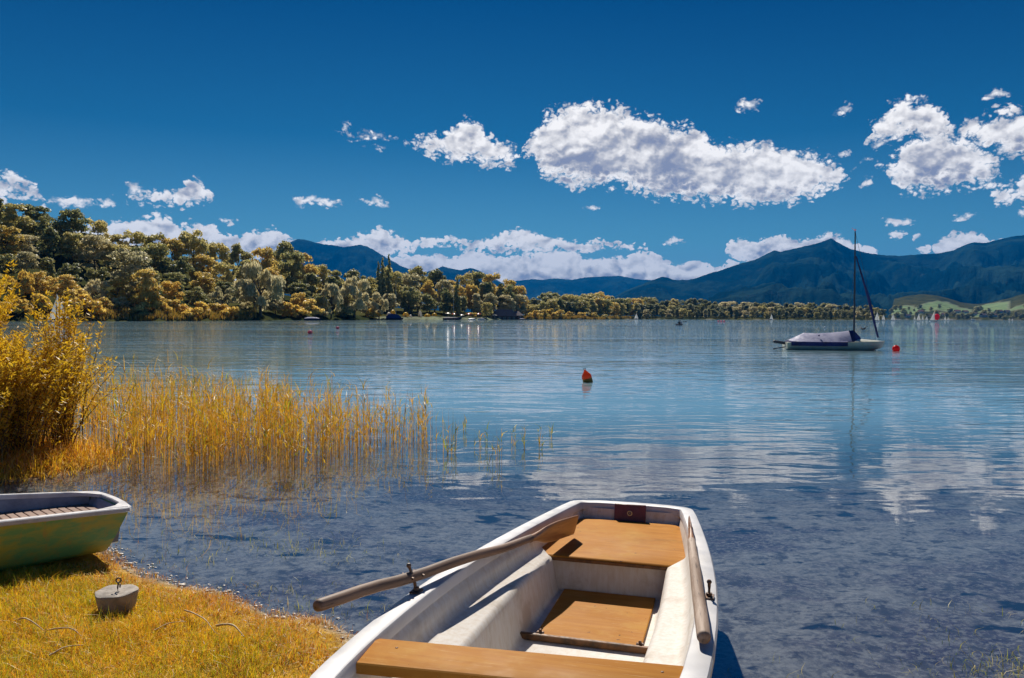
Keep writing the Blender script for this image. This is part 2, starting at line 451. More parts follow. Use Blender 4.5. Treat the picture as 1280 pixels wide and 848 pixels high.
def slats(t, b):
    v = objc(t)
    sp = t.new('ShaderNodeSeparateXYZ'); t.put(sp.inputs[0], v)
    n = t.noise(t.vec('MULTIPLY', v, (3, 40, 10)), 1.0, 7, 0.7)
    t.put(b.inputs['Base Color'], t.mix(t.smooth(n, 0.35, 0.65), (0.34, 0.22, 0.16), (0.20, 0.12, 0.09)))
M['slat'] = material('weathered_slats', (0.25, 0.16, 0.12), 0.75, slats)

# ------------------------------------------------------------------ ground, lake bed and far land
NEAR = [(-40, -20), (-40, 7.3), (-9, 7.2), (-6.5, 6.6), (-5.2, 6.15), (-4.2, 5.95), (-3.35, 5.8), (-2.92, 5.6), (-2.62, 5.25), (-2.31, 5.0), (-2.0, 4.82), (-1.74, 4.68), (-1.42, 4.44), (-1.06, 4.28), (-0.86, 4.1), (-0.72, 3.7), (-0.5, 3.3), (0.3, 3.0), (1.2, 2.95), (2.0, 3.15), (2.45, 3.5), (3.2, 3.85), (4.5, 4.2), (9, 4.6), (40, 5), (40, -20)]
BANK = [(-40, 7.9), (-8.0, 7.55), (-6.0, 7.7), (-5.0, 7.95), (-4.55, 8.6), (-4.9, 9.7), (-6.5, 10.6), (-9.0, 11.5), (-40, 14)]

def signed(x, y, poly):
    p = np.array(poly); q = np.roll(p, -1, axis=0)
    d = np.full(x.shape, 1e9); inside = np.zeros(x.shape, bool)
    for (ax, ay), (bx, by) in zip(p, q):
        ex, ey = bx - ax, by - ay
        t = np.clip(((x - ax) * ex + (y - ay) * ey) / (ex * ex + ey * ey + 1e-12), 0, 1)
        d = np.minimum(d, np.hypot(x - ax - t * ex, y - ay - t * ey))
        c = ((ay > y) != (by > y)) & (x < (bx - ax) * (y - ay) / (by - ay + 1e-12) + ax)
        inside ^= c
    return np.where(inside, d, -d)

SH_PX = [-3000, -300, 0, 110, 200, 300, 400, 500, 600, 665, 720, 770, 800, 1000, 1100, 1109, 1111, 3500]
SH_D = [300, 200, 232, 245, 255, 285, 330, 400, 470, 540, 640, 760, 900, 1000, 1050, 1100, 2250, 2400]
HL_PX = [-3000, -300, 0, 100, 200, 300, 400, 500, 650, 1110, 1122, 3500]
HL_A = [30, 30, 27, 22, 16, 10, 6, 4, 1.5, 2, 0, 0]
def shore_dist(px): return float(np.interp(px, SH_PX, SH_D))
WOB = rng.uniform(0, 6.28, 8)
def ground_h(x, y):
    x = np.asarray(x, float); y = np.asarray(y, float)
    d = np.hypot(x, y)
    s = np.maximum(signed(x, y, NEAR), signed(x, y, BANK))
    wob = 0.05 * np.sin(5.1 * x + WOB[0]) * np.sin(4.3 * y + WOB[1]) + 0.04 * np.sin(11 * x + WOB[2]) * np.sin(9.7 * y + WOB[3])
    s = s + wob * (d < 30)
    lump = 0.008 * np.sin(7 * x + 1) * np.sin(8 * y) + 0.006 * np.sin(17 * x) * np.sin(15 * y + 2)
    land = 0.10 * (1 - np.exp(-np.maximum(s, 0) / 0.45)) + lump * np.clip(s / 0.3, 0, 1) + 0.02 * np.clip(s, 0, 6)
    so = np.maximum(-s, 0)
    bed = -np.minimum(0.055 * so + 0.0035 * so ** 2, 9) + (0.012 * np.sin(4 * x + 2) * np.sin(5 * y) + 0.008 * np.sin(9 * x) * np.sin(8 * y)) * np.clip(so, 0, 1)
    h = np.where(s > 0, land, bed)
    ok = y > 1
    px = np.where(ok, 640 + F * x / np.maximum(y, 1), -5000)
    ds = np.interp(px, SH_PX, SH_D)
    ds = ds * (1 + 0.012 * np.sin(px * 0.11 + 1) + 0.008 * np.sin(px * 0.31))
    sf = d - ds
    A = np.interp(px, HL_PX, HL_A)
    far = 1.1 * (1 - np.exp(-np.maximum(sf, 0) / 5)) + A * np.clip(sf / 90, 0, 1.6)
    far = far + np.where(px > 1112, np.clip(sf, 0, 1300) * 0.062 * (1 + 0.25 * np.sin(px * 0.045) * np.clip(sf / 500, 0, 1)), 0)
    f2 = np.where(sf > 0, far, np.maximum(-9, sf * 0.06))
    return np.where((d > 60) & ok & (px > -3000) & (sf > -140), np.maximum(f2, -9), np.where(d > 60, np.maximum(h, -9) * 1.0, h))

def mk_ground():
    az = np.concatenate([np.arange(-60, 60, 0.25), np.arange(60, 300, 4.0)])
    rr = [0.6]
    while rr[-1] < 15500: rr.append(rr[-1] * (1.017 if rr[-1] < 30 else 1.03))
    rr = np.array(rr)
    a, r = np.meshgrid(np.radians(az), rr)
    x, y = r * np.sin(a), r * np.cos(a)
    z = ground_h(x, y)
    n, m = x.shape
    v = np.stack([x.ravel(), y.ravel(), z.ravel()], 1)
    v = np.vstack([v, [[0, 0, float(z[0].mean())]]])
    i, j = np.meshgrid(np.arange(n - 1), np.arange(m), indexing='ij')
    j2 = (j + 1) % m
    f = np.stack([i * m + j, (i + 1) * m + j, (i + 1) * m + j2, i * m + j2], -1).reshape(-1, 4)
    # zone colours: R near turf, G meadow, B far wooded land
    s = np.maximum(signed(v[:, 0], v[:, 1], NEAR), signed(v[:, 0], v[:, 1], BANK))
    d = np.hypot(v[:, 0], v[:, 1]); px = np.where(v[:, 1] > 1, 640 + F * v[:, 0] / np.maximum(v[:, 1], 1), -5000)
    turf = np.clip((s + 0.02) / 0.1, 0, 1) * (d < 60)
    py = np.array([horizon(p) for p in px]) - (v[:, 2] - CAM_H) / np.maximum(v[:, 1], 1) * F
    mead = np.zeros(len(v))
    for x0, x1, lo, hi in ((1115, 1150, 180, 620), (1150, 1215, 330, 900), (1219, 1258, 420, 1150), (1262, 1400, 450, 1050), (1213, 1246, 150, 300), (1160, 1190, 170, 260), (1285, 1320, 140, 290)):
        sf = d - shore_dist(1300)
        mead = np.maximum(mead, ((px > x0) & (px < x1) & (sf > lo + (px - x0) * 0.9 * np.sin(px)) & (sf < hi - abs(px - (x0 + x1) / 2) * 8)).astype(float))
    farw = (d > 60) & (v[:, 2] > -0.8) & (mead < 0.5)
    beach = ((px > 470) & (px < 640) & (d > 60) & (v[:, 2] < 1.6) & (v[:, 2] > -0.2)).astype(float)
    cols = np.stack([turf, np.maximum(mead, 0.55 * beach), farw.astype(float) * (1 - beach)], 1)
    o = mesh_obj('ground', v, f, M['ground'], None, 180, cols)
    tag(o, kind='structure')

def ground_nodes(t, b):
    v = objc(t)
    at = t.new('ShaderNodeAttribute', attribute_name='tint').outputs['Color']
    sp = t.new('ShaderNodeSeparateColor'); t.put(sp.inputs[0], at)
    big = t.noise(t.vec('MULTIPLY', v, (0.7, 1.0, 1)), 0.8, 8, 0.65)
    fine = t.noise(v, 9, 9, 0.75)
    bed = t.mix(t.smooth(fine, 0.33, 0.68), (0.15, 0.14, 0.13), (0.42, 0.37, 0.31))
    bed = t.mix(t.smooth(big, 0.46, 0.60), bed, t.mix(t.smooth(fine, 0.3, 0.7), (0.055, 0.050, 0.065), (0.19, 0.15, 0.15)))
    bed = t.mix(t.math('MULTIPLY', t.smooth(t.noise(v, 26, 4, 0.7), 0.45, 0.62), 0.55), bed, (0.50, 0.44, 0.36))
    bed = t.mix(t.smooth(t.noise(v, 5.0, 5, 0.7), 0.53, 0.63), bed, (0.115, 0.105, 0.10))
    weeds = t.smooth(t.noise(t.vec('MULTIPLY', v, (1.1, 1.7, 1)), 1.7, 4, 0.55), 0.605, 0.655)
    bed = t.mix(weeds, bed, (0.035, 0.045, 0.055))
    spk = t.smooth(t.noise(v, 45, 3, 0.6), 0.68, 0.72)
    bed = t.mix(t.math('MULTIPLY', spk, 0.5), bed, (0.40, 0.36, 0.34))
    soil = t.mix(t.smooth(fine, 0.35, 0.65), (0.30, 0.16, 0.03), (0.60, 0.36, 0.05))
    c = t.mix(sp.outputs[0], bed, soil)
    c = t.mix(sp.outputs[2], c, t.mix(t.smooth(t.noise(v, 0.02, 6, 0.6), 0.4, 0.6), (0.03, 0.04, 0.018), (0.07, 0.07, 0.025)))
    c = t.mix(sp.outputs[1], c, t.mix(t.smooth(t.noise(v, 0.03, 6, 0.6), 0.42, 0.6), (0.20, 0.27, 0.13), (0.12, 0.18, 0.09)))
    t.put(b.inputs['Base Color'], c)
    bn = t.new('ShaderNodeBump'); bn.inputs['Strength'].default_value = 0.8; bn.inputs['Distance'].default_value = 0.02
    t.put(bn.inputs['Height'], fine); t.l.new(bn.outputs[0], b.inputs['Normal'])
M['ground'] = material('ground', (0.2, 0.15, 0.1), 0.95, ground_nodes, spec=0.0)
mk_ground()

# ------------------------------------------------------------------ water
def water_mat():
    m = bpy.data.materials.new('lake_water'); m.use_nodes = True
    t = NT(m.node_tree); m.node_tree.nodes.clear()
    v = objc(t)
    sp = t.new('ShaderNodeSeparateXYZ'); t.put(sp.inputs[0], v)
    dist = t.vec('LENGTH', v)
    w1 = t.noise(t.vec('MULTIPLY', v, (0.45, 1.25, 1)), 0.9, 1.5, 0.5, 0.4)
    w2 = t.noise(t.vec('MULTIPLY', v, (0.42, 1.15, 1)), 3.0, 1.2, 0.5, 0.5)
    w3 = t.noise(v, 13, 3, 0.5)
    w4 = t.noise(t.vec('MULTIPLY', v, (0.5, 1.0, 1)), 0.22, 2, 0.5)
    patch = t.smooth(t.noise(t.vec('MULTIPLY', v, (0.25, 1, 1)), 0.035, 3, 0.6), 0.38, 0.62, 0.55, 1.15)
    calm = t.math('MULTIPLY', t.smooth(sp.outputs[1], 5.8, 8.5, 0.05, 1.0), t.smooth(sp.outputs[1], 10.0, 70.0, 1.0, 3.0))
    hgt = t.math('MULTIPLY', w1, 0.020)
    hgt = t.math('ADD', hgt, t.math('MULTIPLY', w2, 0.0105))
    hgt = t.math('ADD', hgt, t.math('MULTIPLY', w3, 0.0005))
    hgt = t.math('ADD', hgt, t.math('MULTIPLY', w4, 0.028))
    w5 = t.noise(t.vec('MULTIPLY', v, (0.4, 1.0, 1)), 0.06, 2, 0.5)
    hgt = t.math('ADD', hgt, t.math('MULTIPLY', w5, 0.05))
    hgt = t.math('MULTIPLY', hgt, t.math('MULTIPLY', patch, calm))
    bn = t.new('ShaderNodeBump'); bn.inputs['Strength'].default_value = 1.0; bn.inputs['Distance'].default_value = 1.0
    t.put(bn.inputs['Height'], hgt)
    fr = t.new('ShaderNodeFresnel'); back = t.new('ShaderNodeNewGeometry').outputs['Backfacing']
    t.put(fr.inputs['IOR'], t.math('MULTIPLY_ADD', back, 1 / 3.0 - 3.0, 3.0)); t.l.new(bn.outputs[0], fr.inputs['Normal'])
    gl = t.new('ShaderNodeBsdfGlossy'); gl.inputs['Roughness'].default_value = 0.02
    gl.inputs['Color'].default_value = (0.95, 0.97, 1.0, 1)
    t.l.new(bn.outputs[0], gl.inputs['Normal'])
    tr = t.new('ShaderNodeBsdfTransparent'); tr.inputs['Color'].default_value = (0.78, 0.86, 0.95, 1)
    df = t.new('ShaderNodeBsdfDiffuse'); df.inputs['Color'].default_value = (0.18, 0.29, 0.34, 1)
    ms = t.new('ShaderNodeMixShader')
    t.put(ms.inputs[0], t.smooth(sp.outputs[1], 6.5, 16.0, 0.0, 1.0)); t.l.new(tr.outputs[0], ms.inputs[1]); t.l.new(df.outputs[0], ms.inputs[2])
    mx = t.new('ShaderNodeMixShader')
    t.l.new(fr.outputs[0], mx.inputs[0]); t.l.new(ms.outputs[0], mx.inputs[1]); t.l.new(gl.outputs[0], mx.inputs[2])
    out = t.new('ShaderNodeOutputMaterial'); t.l.new(mx.outputs[0], out.inputs[0])
    return m
M['water'] = water_mat()
tag(mesh_obj('lake_water', [(-9000, -60, 0), (9000, -60, 0), (9000, 9000, 0), (-9000, 9000, 0)], [(0, 1, 2, 3)], M['water']), kind='structure')

# ------------------------------------------------------------------ mountains
def rock_nodes(t, b):
    v = objc(t)
    n = t.noise(v, 0.0016, 8, 0.7)
    c = t.mix(t.smooth(n, 0.42, 0.6), (0.004, 0.018, 0.024), (0.022, 0.050, 0.045))
    c = t.mix(t.smooth(t.noise(t.vec('MULTIPLY', v, (1, 0.4, 2)), 0.006, 7, 0.7), 0.60, 0.70), c, (0.03, 0.05, 0.05))
    t.put(b.inputs['Base Color'], c)
    bn = t.new('ShaderNodeBump'); bn.inputs['Strength'].default_value = 1.0; bn.inputs['Distance'].default_value = 30
    t.put(bn.inputs['Height'], t.noise(v, 0.012, 8, 0.7)); t.l.new(bn.outputs[0], b.inputs['Normal'])
M['rock'] = material('forested_mountain', (0.04, 0.06, 0.04), 0.95, rock_nodes, spec=0.0)

def mountain(name, prof, D, d0, seed, amp=0.5):
    px0, px1 = prof[0][0], prof[-1][0]
    P = np.arange(px0, px1 + 0.1, 1.5 if px1 - px0 < 1200 else 2.0)
    ridge = np.interp(P, [p[0] for p in prof], [p[1] for p in prof])
    hor = np.array([horizon(p) for p in P])
    H = np.maximum((hor - ridge) / F * D, -5)
    J = 64
    tt = np.concatenate([np.linspace(0, 1, J), np.linspace(1.04, 1.5, 10)])
    V = []
    for k, t in enumerate(tt):
        dd = d0 + (D - d0) * t
        for i, p in enumerate(P):
            # y distance is measured along the view axis so that heights compare with the outline
            x = (p - 640) / F * dd; y = dd
            if t <= 1:
                base = H[i] * (0.18 * t + 0.82 * t ** 1.7)
                q = Vector((x / 700.0 + seed, y / 1500.0, seed))
                nz = noise.hetero_terrain(q, 0.9, 2.1, 6, 0.6) if False else noise.fractal(q, 0.8, 2.2, 7)
                rid = 1 - abs(noise.fractal(q * 1.3 + Vector((7, 3, 1)), 0.9, 2.1, 6))
                z = base + 0.9 * H[i] * amp * (0.6 * nz + 0.9 * (rid - 0.85)) * (4 * t * (1 - t)) ** 0.7
            else:
                z = H[i] * (1 - (t - 1) * 1.9)
            if t < 1: z = min(z, H[i] * dd / D * (0.12 + 0.88 * t ** 0.75) - 3)
            tree = 5 * noise.noise(Vector((x / 35.0, y / 35.0, 2))) if t <= 1 else 0
            V.append((x, y, max(z, -6) + tree * (1 if H[i] > 20 else 0)))
    n = len(P); fs = np.array([[k * n + i, k * n + i + 1, (k + 1) * n + i + 1, (k + 1) * n + i] for k in range(len(tt) - 1) for i in range(n - 1)])
    tag(mesh_obj(name, np.array(V), fs, M['rock'], None, 180), kind='structure')

mountain('mountain', [(322, 398), (332, 345), (345, 318), (362, 304), (372, 299), (382, 300), (392, 303), (402, 305), (430, 309), (438, 308), (449, 306), (458, 308), (468, 313), (482, 322), (500, 332), (525, 342), (545, 337), (553, 333), (565, 336), (575, 338), (588, 335), (598, 338), (620, 350), (645, 362), (670, 398)], 9500, 6500, 3.1)
mountain('mountain', [(560, 398), (610, 358), (640, 352), (665, 349), (678, 350), (692, 348), (715, 350), (730, 347), (748, 346), (775, 345), (795, 349), (830, 352), (900, 356), (960, 370), (1000, 398)], 11500, 7500, 9.4, 0.4)
mountain('mountain', [(720, 399), (755, 378), (780, 364), (800, 356), (815, 350), (827, 346), (834, 347), (842, 350), (860, 350), (872, 347), (885, 342), (900, 338), (920, 331), (945, 324), (960, 316), (967, 313), (974, 315), (1000, 309), (1018, 305), (1030, 301), (1037, 298), (1045, 303), (1060, 311), (1080, 316), (1100, 319), (1122, 320), (1150, 318), (1172, 317), (1190, 313), (1205, 306), (1215, 303), (1230, 304), (1245, 300), (1262, 296), (1280, 294), (1300, 291), (1330, 294), (1400, 305), (1500, 320), (1650, 345), (1900, 380), (2100, 400)], 7000, 3100, 5.7, 0.6)
mountain('mountain', [(-900, 400), (-700, 330), (-400, 300), (-150, 330), (60, 345), (200, 350), (330, 398)], 10000, 7000, 2.2)

# ------------------------------------------------------------------ rowing boat
BT = 0.2788
BX, BY = 0.79, 5.09                       # middle of the stern on the water
b_rot = -BT
def boat_pt(v, s, z=0.0):
    """boat coordinates (v to starboard side seen from the bow, s metres from the stern) to world"""
    c, n = math.cos(BT), math.sin(BT)
    return Vector((BX + v * c - s * n, BY - v * n - s * c, z))
def hw(s): return 0.385 + 0.134 * s - 0.0013 * s * s - 0.0084 * s ** 3 if s < 3.1 else float(np.interp(s, [3.1, 3.2, 3.3, 3.4, 3.5, 3.6, 3.7, 3.8, 3.87, 3.92], [0.538, 0.514, 0.482, 0.44, 0.388, 0.325, 0.25, 0.165, 0.09, 0.02]))
def rz(s): return 0.487 + 0.054 * min(s, 3.0) + 0.03 * max(s - 3.0, 0)

def make_rowboat():
    root = empty('rowing_boat', (BX, BY, 0), b_rot, 'large white rowing boat with orange plywood seats, bow drawn up on the grass, stern afloat', 'rowing boat')
    # local frame: x = v, y = -s
    SS = [0.0, 0.04, 0.12, 0.25, 0.4, 0.6, 0.8, 1.0, 1.25, 1.5, 1.75, 2.0, 2.25, 2.5, 2.7, 2.85, 3.0, 3.1, 3.2, 3.3, 3.4, 3.5, 3.6, 3.7, 3.8, 3.87, 3.92]
    def keel(s): return -0.06 + 0.10 * max(0, (s - 2.4) / 1.5) ** 1.6
    def corner(s): return 1.0 if s > 0.12 else (0.90 + 0.10 * math.sin(math.pi / 2 * s / 0.12))
    # outer shell
    rings = []
    for s in SS:
        w, z, k = hw(s) * corner(s), rz(s), keel(s)
        ys = -s + (0.10 * (1 - s / 0.6) if s < 0.6 else 0)
        ring = []
        prof = [(1.0, 1.0), (0.985, 0.80), (0.94, 0.55), (0.87, 0.30), (0.76, 0.13), (0.5, 0.04), (0.0, 0.0)]
        for a, b in prof: ring.append((w * a, -s - 0.0 + (0.06 * (1 - b) * (-1) if s < 0.3 else 0) * (1 - s / 0.3 if s < 0.3 else 0), k + (z - 0.03 - k) * b))
        ring += [(-x, y, zz) for x, y, zz in reversed(ring[:-1])]
        rings.append([Vector(p) for p in ring])
    MB().loft(rings, closed=False, caps=True).build('hull', M['hull_grey'], root, 50)
    # gunwale: flat moulded rim swept round the plan outline, profile (outward offset, height)
    path = []
    for s in reversed(SS[3:]): path.append((-hw(s), -s))
    # rounded stern corners
    w0 = hw(0.0); r = 0.10
    ws = hw(0.25)
    for a in (10, 30, 50, 70, 85):
        t = R(a); path.append((-(w0 - r + r * math.cos(t)) - (ws - w0) * (1 - a / 90) * 0.25, -(r - r * math.sin(t))))
    for x in (-0.6, -0.3, 0.0, 0.3, 0.6): path.append((x * w0, 0.025 * (1 - x * x)))
    path = path + [(-x, y) for x, y in reversed(path[:len(path) - 5])]
    def offset(path, d):
        out = []
        n = len(path)
        for i, p in enumerate(path):
            a = Vector(path[max(i - 1, 0)]); b = Vector(path[min(i + 1, n - 1)])
            t = (b - a).normalized(); nrm = Vector((-t.y, t.x))   # outward (path runs port bow -> stern -> starboard)
            out.append(Vector(p) + nrm * d)
        return out
    prof = [(-0.004, -0.050), (0.006, -0.045), (0.008, -0.012), (0.002, -0.002), (-0.008, 0.0), (-0.062, 0.003), (-0.072, -0.001), (-0.078, -0.012), (-0.080, -0.045), (-0.072, -0.050)]
    offs = [offset(path, d) for d, _ in prof]
    rings = []
    for i in range(len(path)):
        s = -path[i][1]
        rings.append([Vector((offs[k][i].x, offs[k][i].y, rz(max(s, 0)) + prof[k][1])) for k in range(len(prof))])
    MB().loft(rings, closed=True, caps=True).build('gunwale', M['white_gel'], root, 32)
    # inner moulding: wall under the rim, a small step, side buoyancy tank and floor
    def inner(s, sg):
        w, z = hw(s), rz(s)
        tz = 0.365 + 0.035 * s if s > 0.9 else 0.365 + 0.0315
        tz = 0.36 + 0.045 * s
        fl = 0.204 + max(0, s - 2.6) * 0.06
        fw = max(0.03, w - 0.115 - 0.05)
        e = 0.075 + 0.060 * min(1, max(0, (s - 0.9) / 1.3))            # tank top width
        pr = [(w - 0.074, z - 0.03), (w - 0.082, z - 0.055), (w - 0.094, z - 0.066), (w - 0.100, tz + 0.05), (w - 0.112, tz + 0.016), (w - 0.135, tz + 0.002), (w - 0.10 - e, tz - 0.002), (w - 0.115 - e, tz - 0.012), (w - 0.125 - e, tz - 0.035), (w - 0.15 - e, fl + 0.03), (w - 0.16 - e, fl + 0.008), (w - 0.175 - e, fl), (0, fl)]
        if s < 0.9:
            pr = [(w - 0.074, z - 0.03), (w - 0.078, z - 0.055), (w - 0.082, z - 0.066), (w - 0.084, z - 0.075), (w - 0.088, z - 0.09), (w - 0.092, z - 0.11), (w - 0.097, 0.36), (w - 0.105, 0.345), (w - 0.110, 0.33), (w - 0.14, fl + 0.03), (w - 0.15, fl + 0.008), (w - 0.17, fl), (0, fl)]
        return [Vector((max(0.0, x) * sg, -s, zz)) for x, zz in pr]
    st = [0.07, 0.15, 0.3, 0.5, 0.7, 0.88, 0.98, 1.1, 1.3, 1.5, 1.7, 1.9, 2.1, 2.3, 2.5, 2.7, 2.9, 3.1, 3.3, 3.5, 3.65]
    mb = MB()
    for sg in (-1, 1):
        mb.loft([inner(s, sg) for s in st], closed=False, caps=False)
    # inside of the transom
    tw = hw(0.05) - 0.074
    vs = [(-tw, -0.075, rz(0) - 0.03), (tw, -0.075, rz(0) - 0.03), (tw - 0.03, -0.115, 0.30), (-tw + 0.03, -0.115, 0.30)]
    mb.add([Vector(v) for v in vs], [(0, 1, 2, 3)])
    mb.build('inner_moulding', M['liner'], root, 42)
    # riser under the stern seat
    m = MB()
    yb = -0.958
    m.loft([[Vector((-0.425, -0.935, 0.372)), Vector((-0.372, -0.955, 0.205)), Vector((0.372, -0.955, 0.205)), Vector((0.425, -0.935, 0.372))],
            [Vector((-0.425, -0.915, 0.372)), Vector((-0.372, -0.935, 0.205)), Vector((0.372, -0.935, 0.205)), Vector((0.425, -0.915, 0.372))]])
    m.build('riser', M['liner'], root, 40)
    # stern seat board
    def board(name, out, z, th, mat=M['ply'], edge=M['ply_edge'], r=0.006):
        n = len(out); c = Vector((sum(p[0] for p in out) / n, sum(p[1] for p in out) / n))
        def inset(d): return [Vector((p[0] + (c.x - p[0]) * d / max(0.2, abs(c.x - p[0]) + 1e-6) if abs(c.x - p[0]) > 0.02 else p[0], p[1] + (c.y - p[1]) * d / max(0.1, abs(c.y - p[1])) if abs(c.y - p[1]) > 0.02 else p[1])) for p in out]
        i = inset(r)
        rings = [[Vector((q.x, q.y, z - th)) for q in i], [Vector((p[0], p[1], z - th + r * .6)) for p in out], [Vector((p[0], p[1], z - r * .6)) for p in out], [Vector((q.x, q.y, z)) for q in i]]
        o = MB().loft(rings).build(name, mat, root, 30)
        return o
    seat = [(-0.448, -0.965), (0.448, -0.965), (0.452, -0.93), (0.428, -0.75), (0.395, -0.5), (0.365, -0.3), (0.325, -0.17), (0.29, -0.135), (-0.29, -0.135), (-0.325, -0.17), (-0.365, -0.3), (-0.395, -0.5), (-0.428, -0.75), (-0.452, -0.93)]
    so = board('stern_seat', seat, 0.400, 0.024)
    e = MB().box((0, -0.9665, 0.381), (0.87, 0.010, 0.016)).build('seat_edge_lipping', M['ply_edge'], so)
    # thwart
    th = [(-0.495, -2.95), (0.505, -2.87), (0.52, -2.85), (0.515, -2.71), (0.50, -2.675), (-0.49, -2.755), (-0.505, -2.79), (-0.51, -2.93)]
    board('thwart', th, 0.63, 0.036)
    # floor panel with its batten and two turn buttons
    fp = [(-0.24, -1.62), (0.25, -1.62), (0.25, -0.97), (-0.24, -0.97)]
    fo = board('floor_panel', fp, 0.222, 0.014, r=0.003)
    MB().rbox((-0.03, -1.637, 0.221), (0.74, 0.022, 0.030), 0.003).build('batten', M['ply_edge'], fo)
    for x in (-0.215, 0.245):
        MB().rbox((x, -1.617, 0.236), (0.035, 0.018, 0.012), 0.003).ball((x, -1.617, 0.245), 0.008, 8, 6).build('turn_button', M['iron'], fo)
    # transom pad
    p = MB().rbox((0.0, -0.088, 0.438), (0.20, 0.022, 0.118), 0.003, Matrix.Rotation(R(-12), 3, 'X')).build('transom_pad', M['maroon'], root)
    e = MB().torus((0, -0.104, 0.444), 0.014, 0.0035, 'Y', 16, 6).ball((0, -0.102, 0.444), 0.006, 8, 6).build('ring_fitting', M['steel'], p)
    # screws in the stern seat and thwart
    for nm, x, y, z in (('screw', -0.40, -2.81, 0.630), ('screw', 0.44, -2.74, 0.630)):
        MB().ball((x, y, z), 0.0055, 8, 6, (1, 1, 0.4)).build(nm, M['iron'], root)
    # lift latch at the starboard end of the stern seat
    MB().rbox((0.385, -0.55, 0.43), (0.012, 0.05, 0.055), 0.003).tube([(0.385, -0.55, 0.402), (0.385, -0.55, 0.44)], 0.01, 8).build('seat_latch', M['iron'], root)
    return root
rowboat = make_rowboat()

def rowlock(v, s, lean, up=0.105):
    z0 = rz(s)
    mb = MB().rbox((v, -s, z0 + 0.006), (0.040, 0.055, 0.008), 0.002)
    mb.tube([(v, -s, z0), (v + lean * 0.3, -s, z0 + 0.05), (v + lean, -s - 0.005, z0 + up)], [0.007, 0.0065, 0.006], 8)
    mb.ball((v + lean, -s - 0.005, z0 + up + 0.002), 0.010, 10, 6)
    mb.tube([(v, -s, z0 + 0.012), (v, -s, z0 + 0.022)], 0.012, 8)
    o = mb.build('rowlock_pin', M['iron'], rowboat)
    return o
rowlock(-0.560, 2.27, -0.030)
rowlock(0.552, 1.95, 0.0, 0.065)

def make_oar(a, b, mat, label, bolts=(), blade=0.60, hwid=0.060, rad=0.022, worn=None, roll=0.0):
    a, b = Vector(a), Vector(b)
    L = (b - a).length; d = (b - a).normalized()
    right = d.cross(Vector((0, 0, 1))).normalized(); up = right.cross(d)
    q = Matrix.Rotation(roll, 3, d)
    right, up = q @ right, q @ up
    root = empty('oar', a, 0, label, 'oar', 'oars laid across the white rowing boat')
    root.matrix_world = Matrix((( right.x, d.x, up.x, a.x), (right.y, d.y, up.y, a.y), (right.z, d.z, up.z, a.z), (0, 0, 0, 1)))
    n = 14
    def ring(y, w, th, zc=0.0, k=1.0):
        out = []
        for i in range(n):
            t = 2 * math.pi * i / n
            c, s = math.cos(t), math.sin(t)
            e = k
            out.append(Vector((th * math.copysign(abs(c) ** e, c), y, zc + w * math.copysign(abs(s) ** e, s))))
        return out
    Ls = L - blade
    rng_ = random.Random(len(label))
    rings = [ring(0.0, rad * 0.55, rad * 0.55), ring(0.004, rad * 0.86, rad * 0.86), ring(0.015, rad * 0.96, rad * 0.96)]
    for k in range(1, 16):
        y = 0.015 + (Ls - 0.02) * k / 15
        rr = rad * (0.98 + 0.10 * math.sin(math.pi * k / 15)) * (1 - 0.12 * k / 15)
        rings.append(ring(y, rr, rr, 0.004 * math.sin(k * 0.9) + 0.002 * rng_.uniform(-1, 1)))
    MB().loft(rings).build('shaft', mat, root, 60)
    rings = []
    for f, w, th in ((0, 0.0195, 0.0190), (0.06, 0.022, 0.019), (0.14, 0.030, 0.017), (0.24, 0.042, 0.014), (0.36, 0.053, 0.011), (0.5, 0.059, 0.009), (0.7, hwid, 0.008), (0.9, hwid, 0.007), (0.985, hwid * 0.985, 0.006), (1.0, hwid * 0.93, 0.004)):
        rings.append(ring(Ls - 0.01 + (blade + 0.01) * f, w, th, 0.0, 1.0 if f < 0.3 else 0.8))
    MB().loft(rings).build('blade', M['blade'], root, 50)
    for y in bolts:
        MB().tube([(-rad - 0.006, y, 0.003), (rad + 0.006, y, 0.003)], 0.006, 8).build('bolt', M['iron'], root)
    return root
make_oar((-0.647, 2.578, 0.735), (0.384, 4.594, 0.475), M['oar'], 'brown wooden oar whose handle sticks out over the water beside the grass', bolts=(0.535, 0.61), blade=0.62, roll=R(12))
make_oar((0.628, 2.513, 0.66), (1.015, 4.43, 0.53), M['oar_pale'], 'pale weathered wooden oar lying along the far gunwale beside the rusty rowlock', blade=0.50, rad=0.024, hwid=0.045)

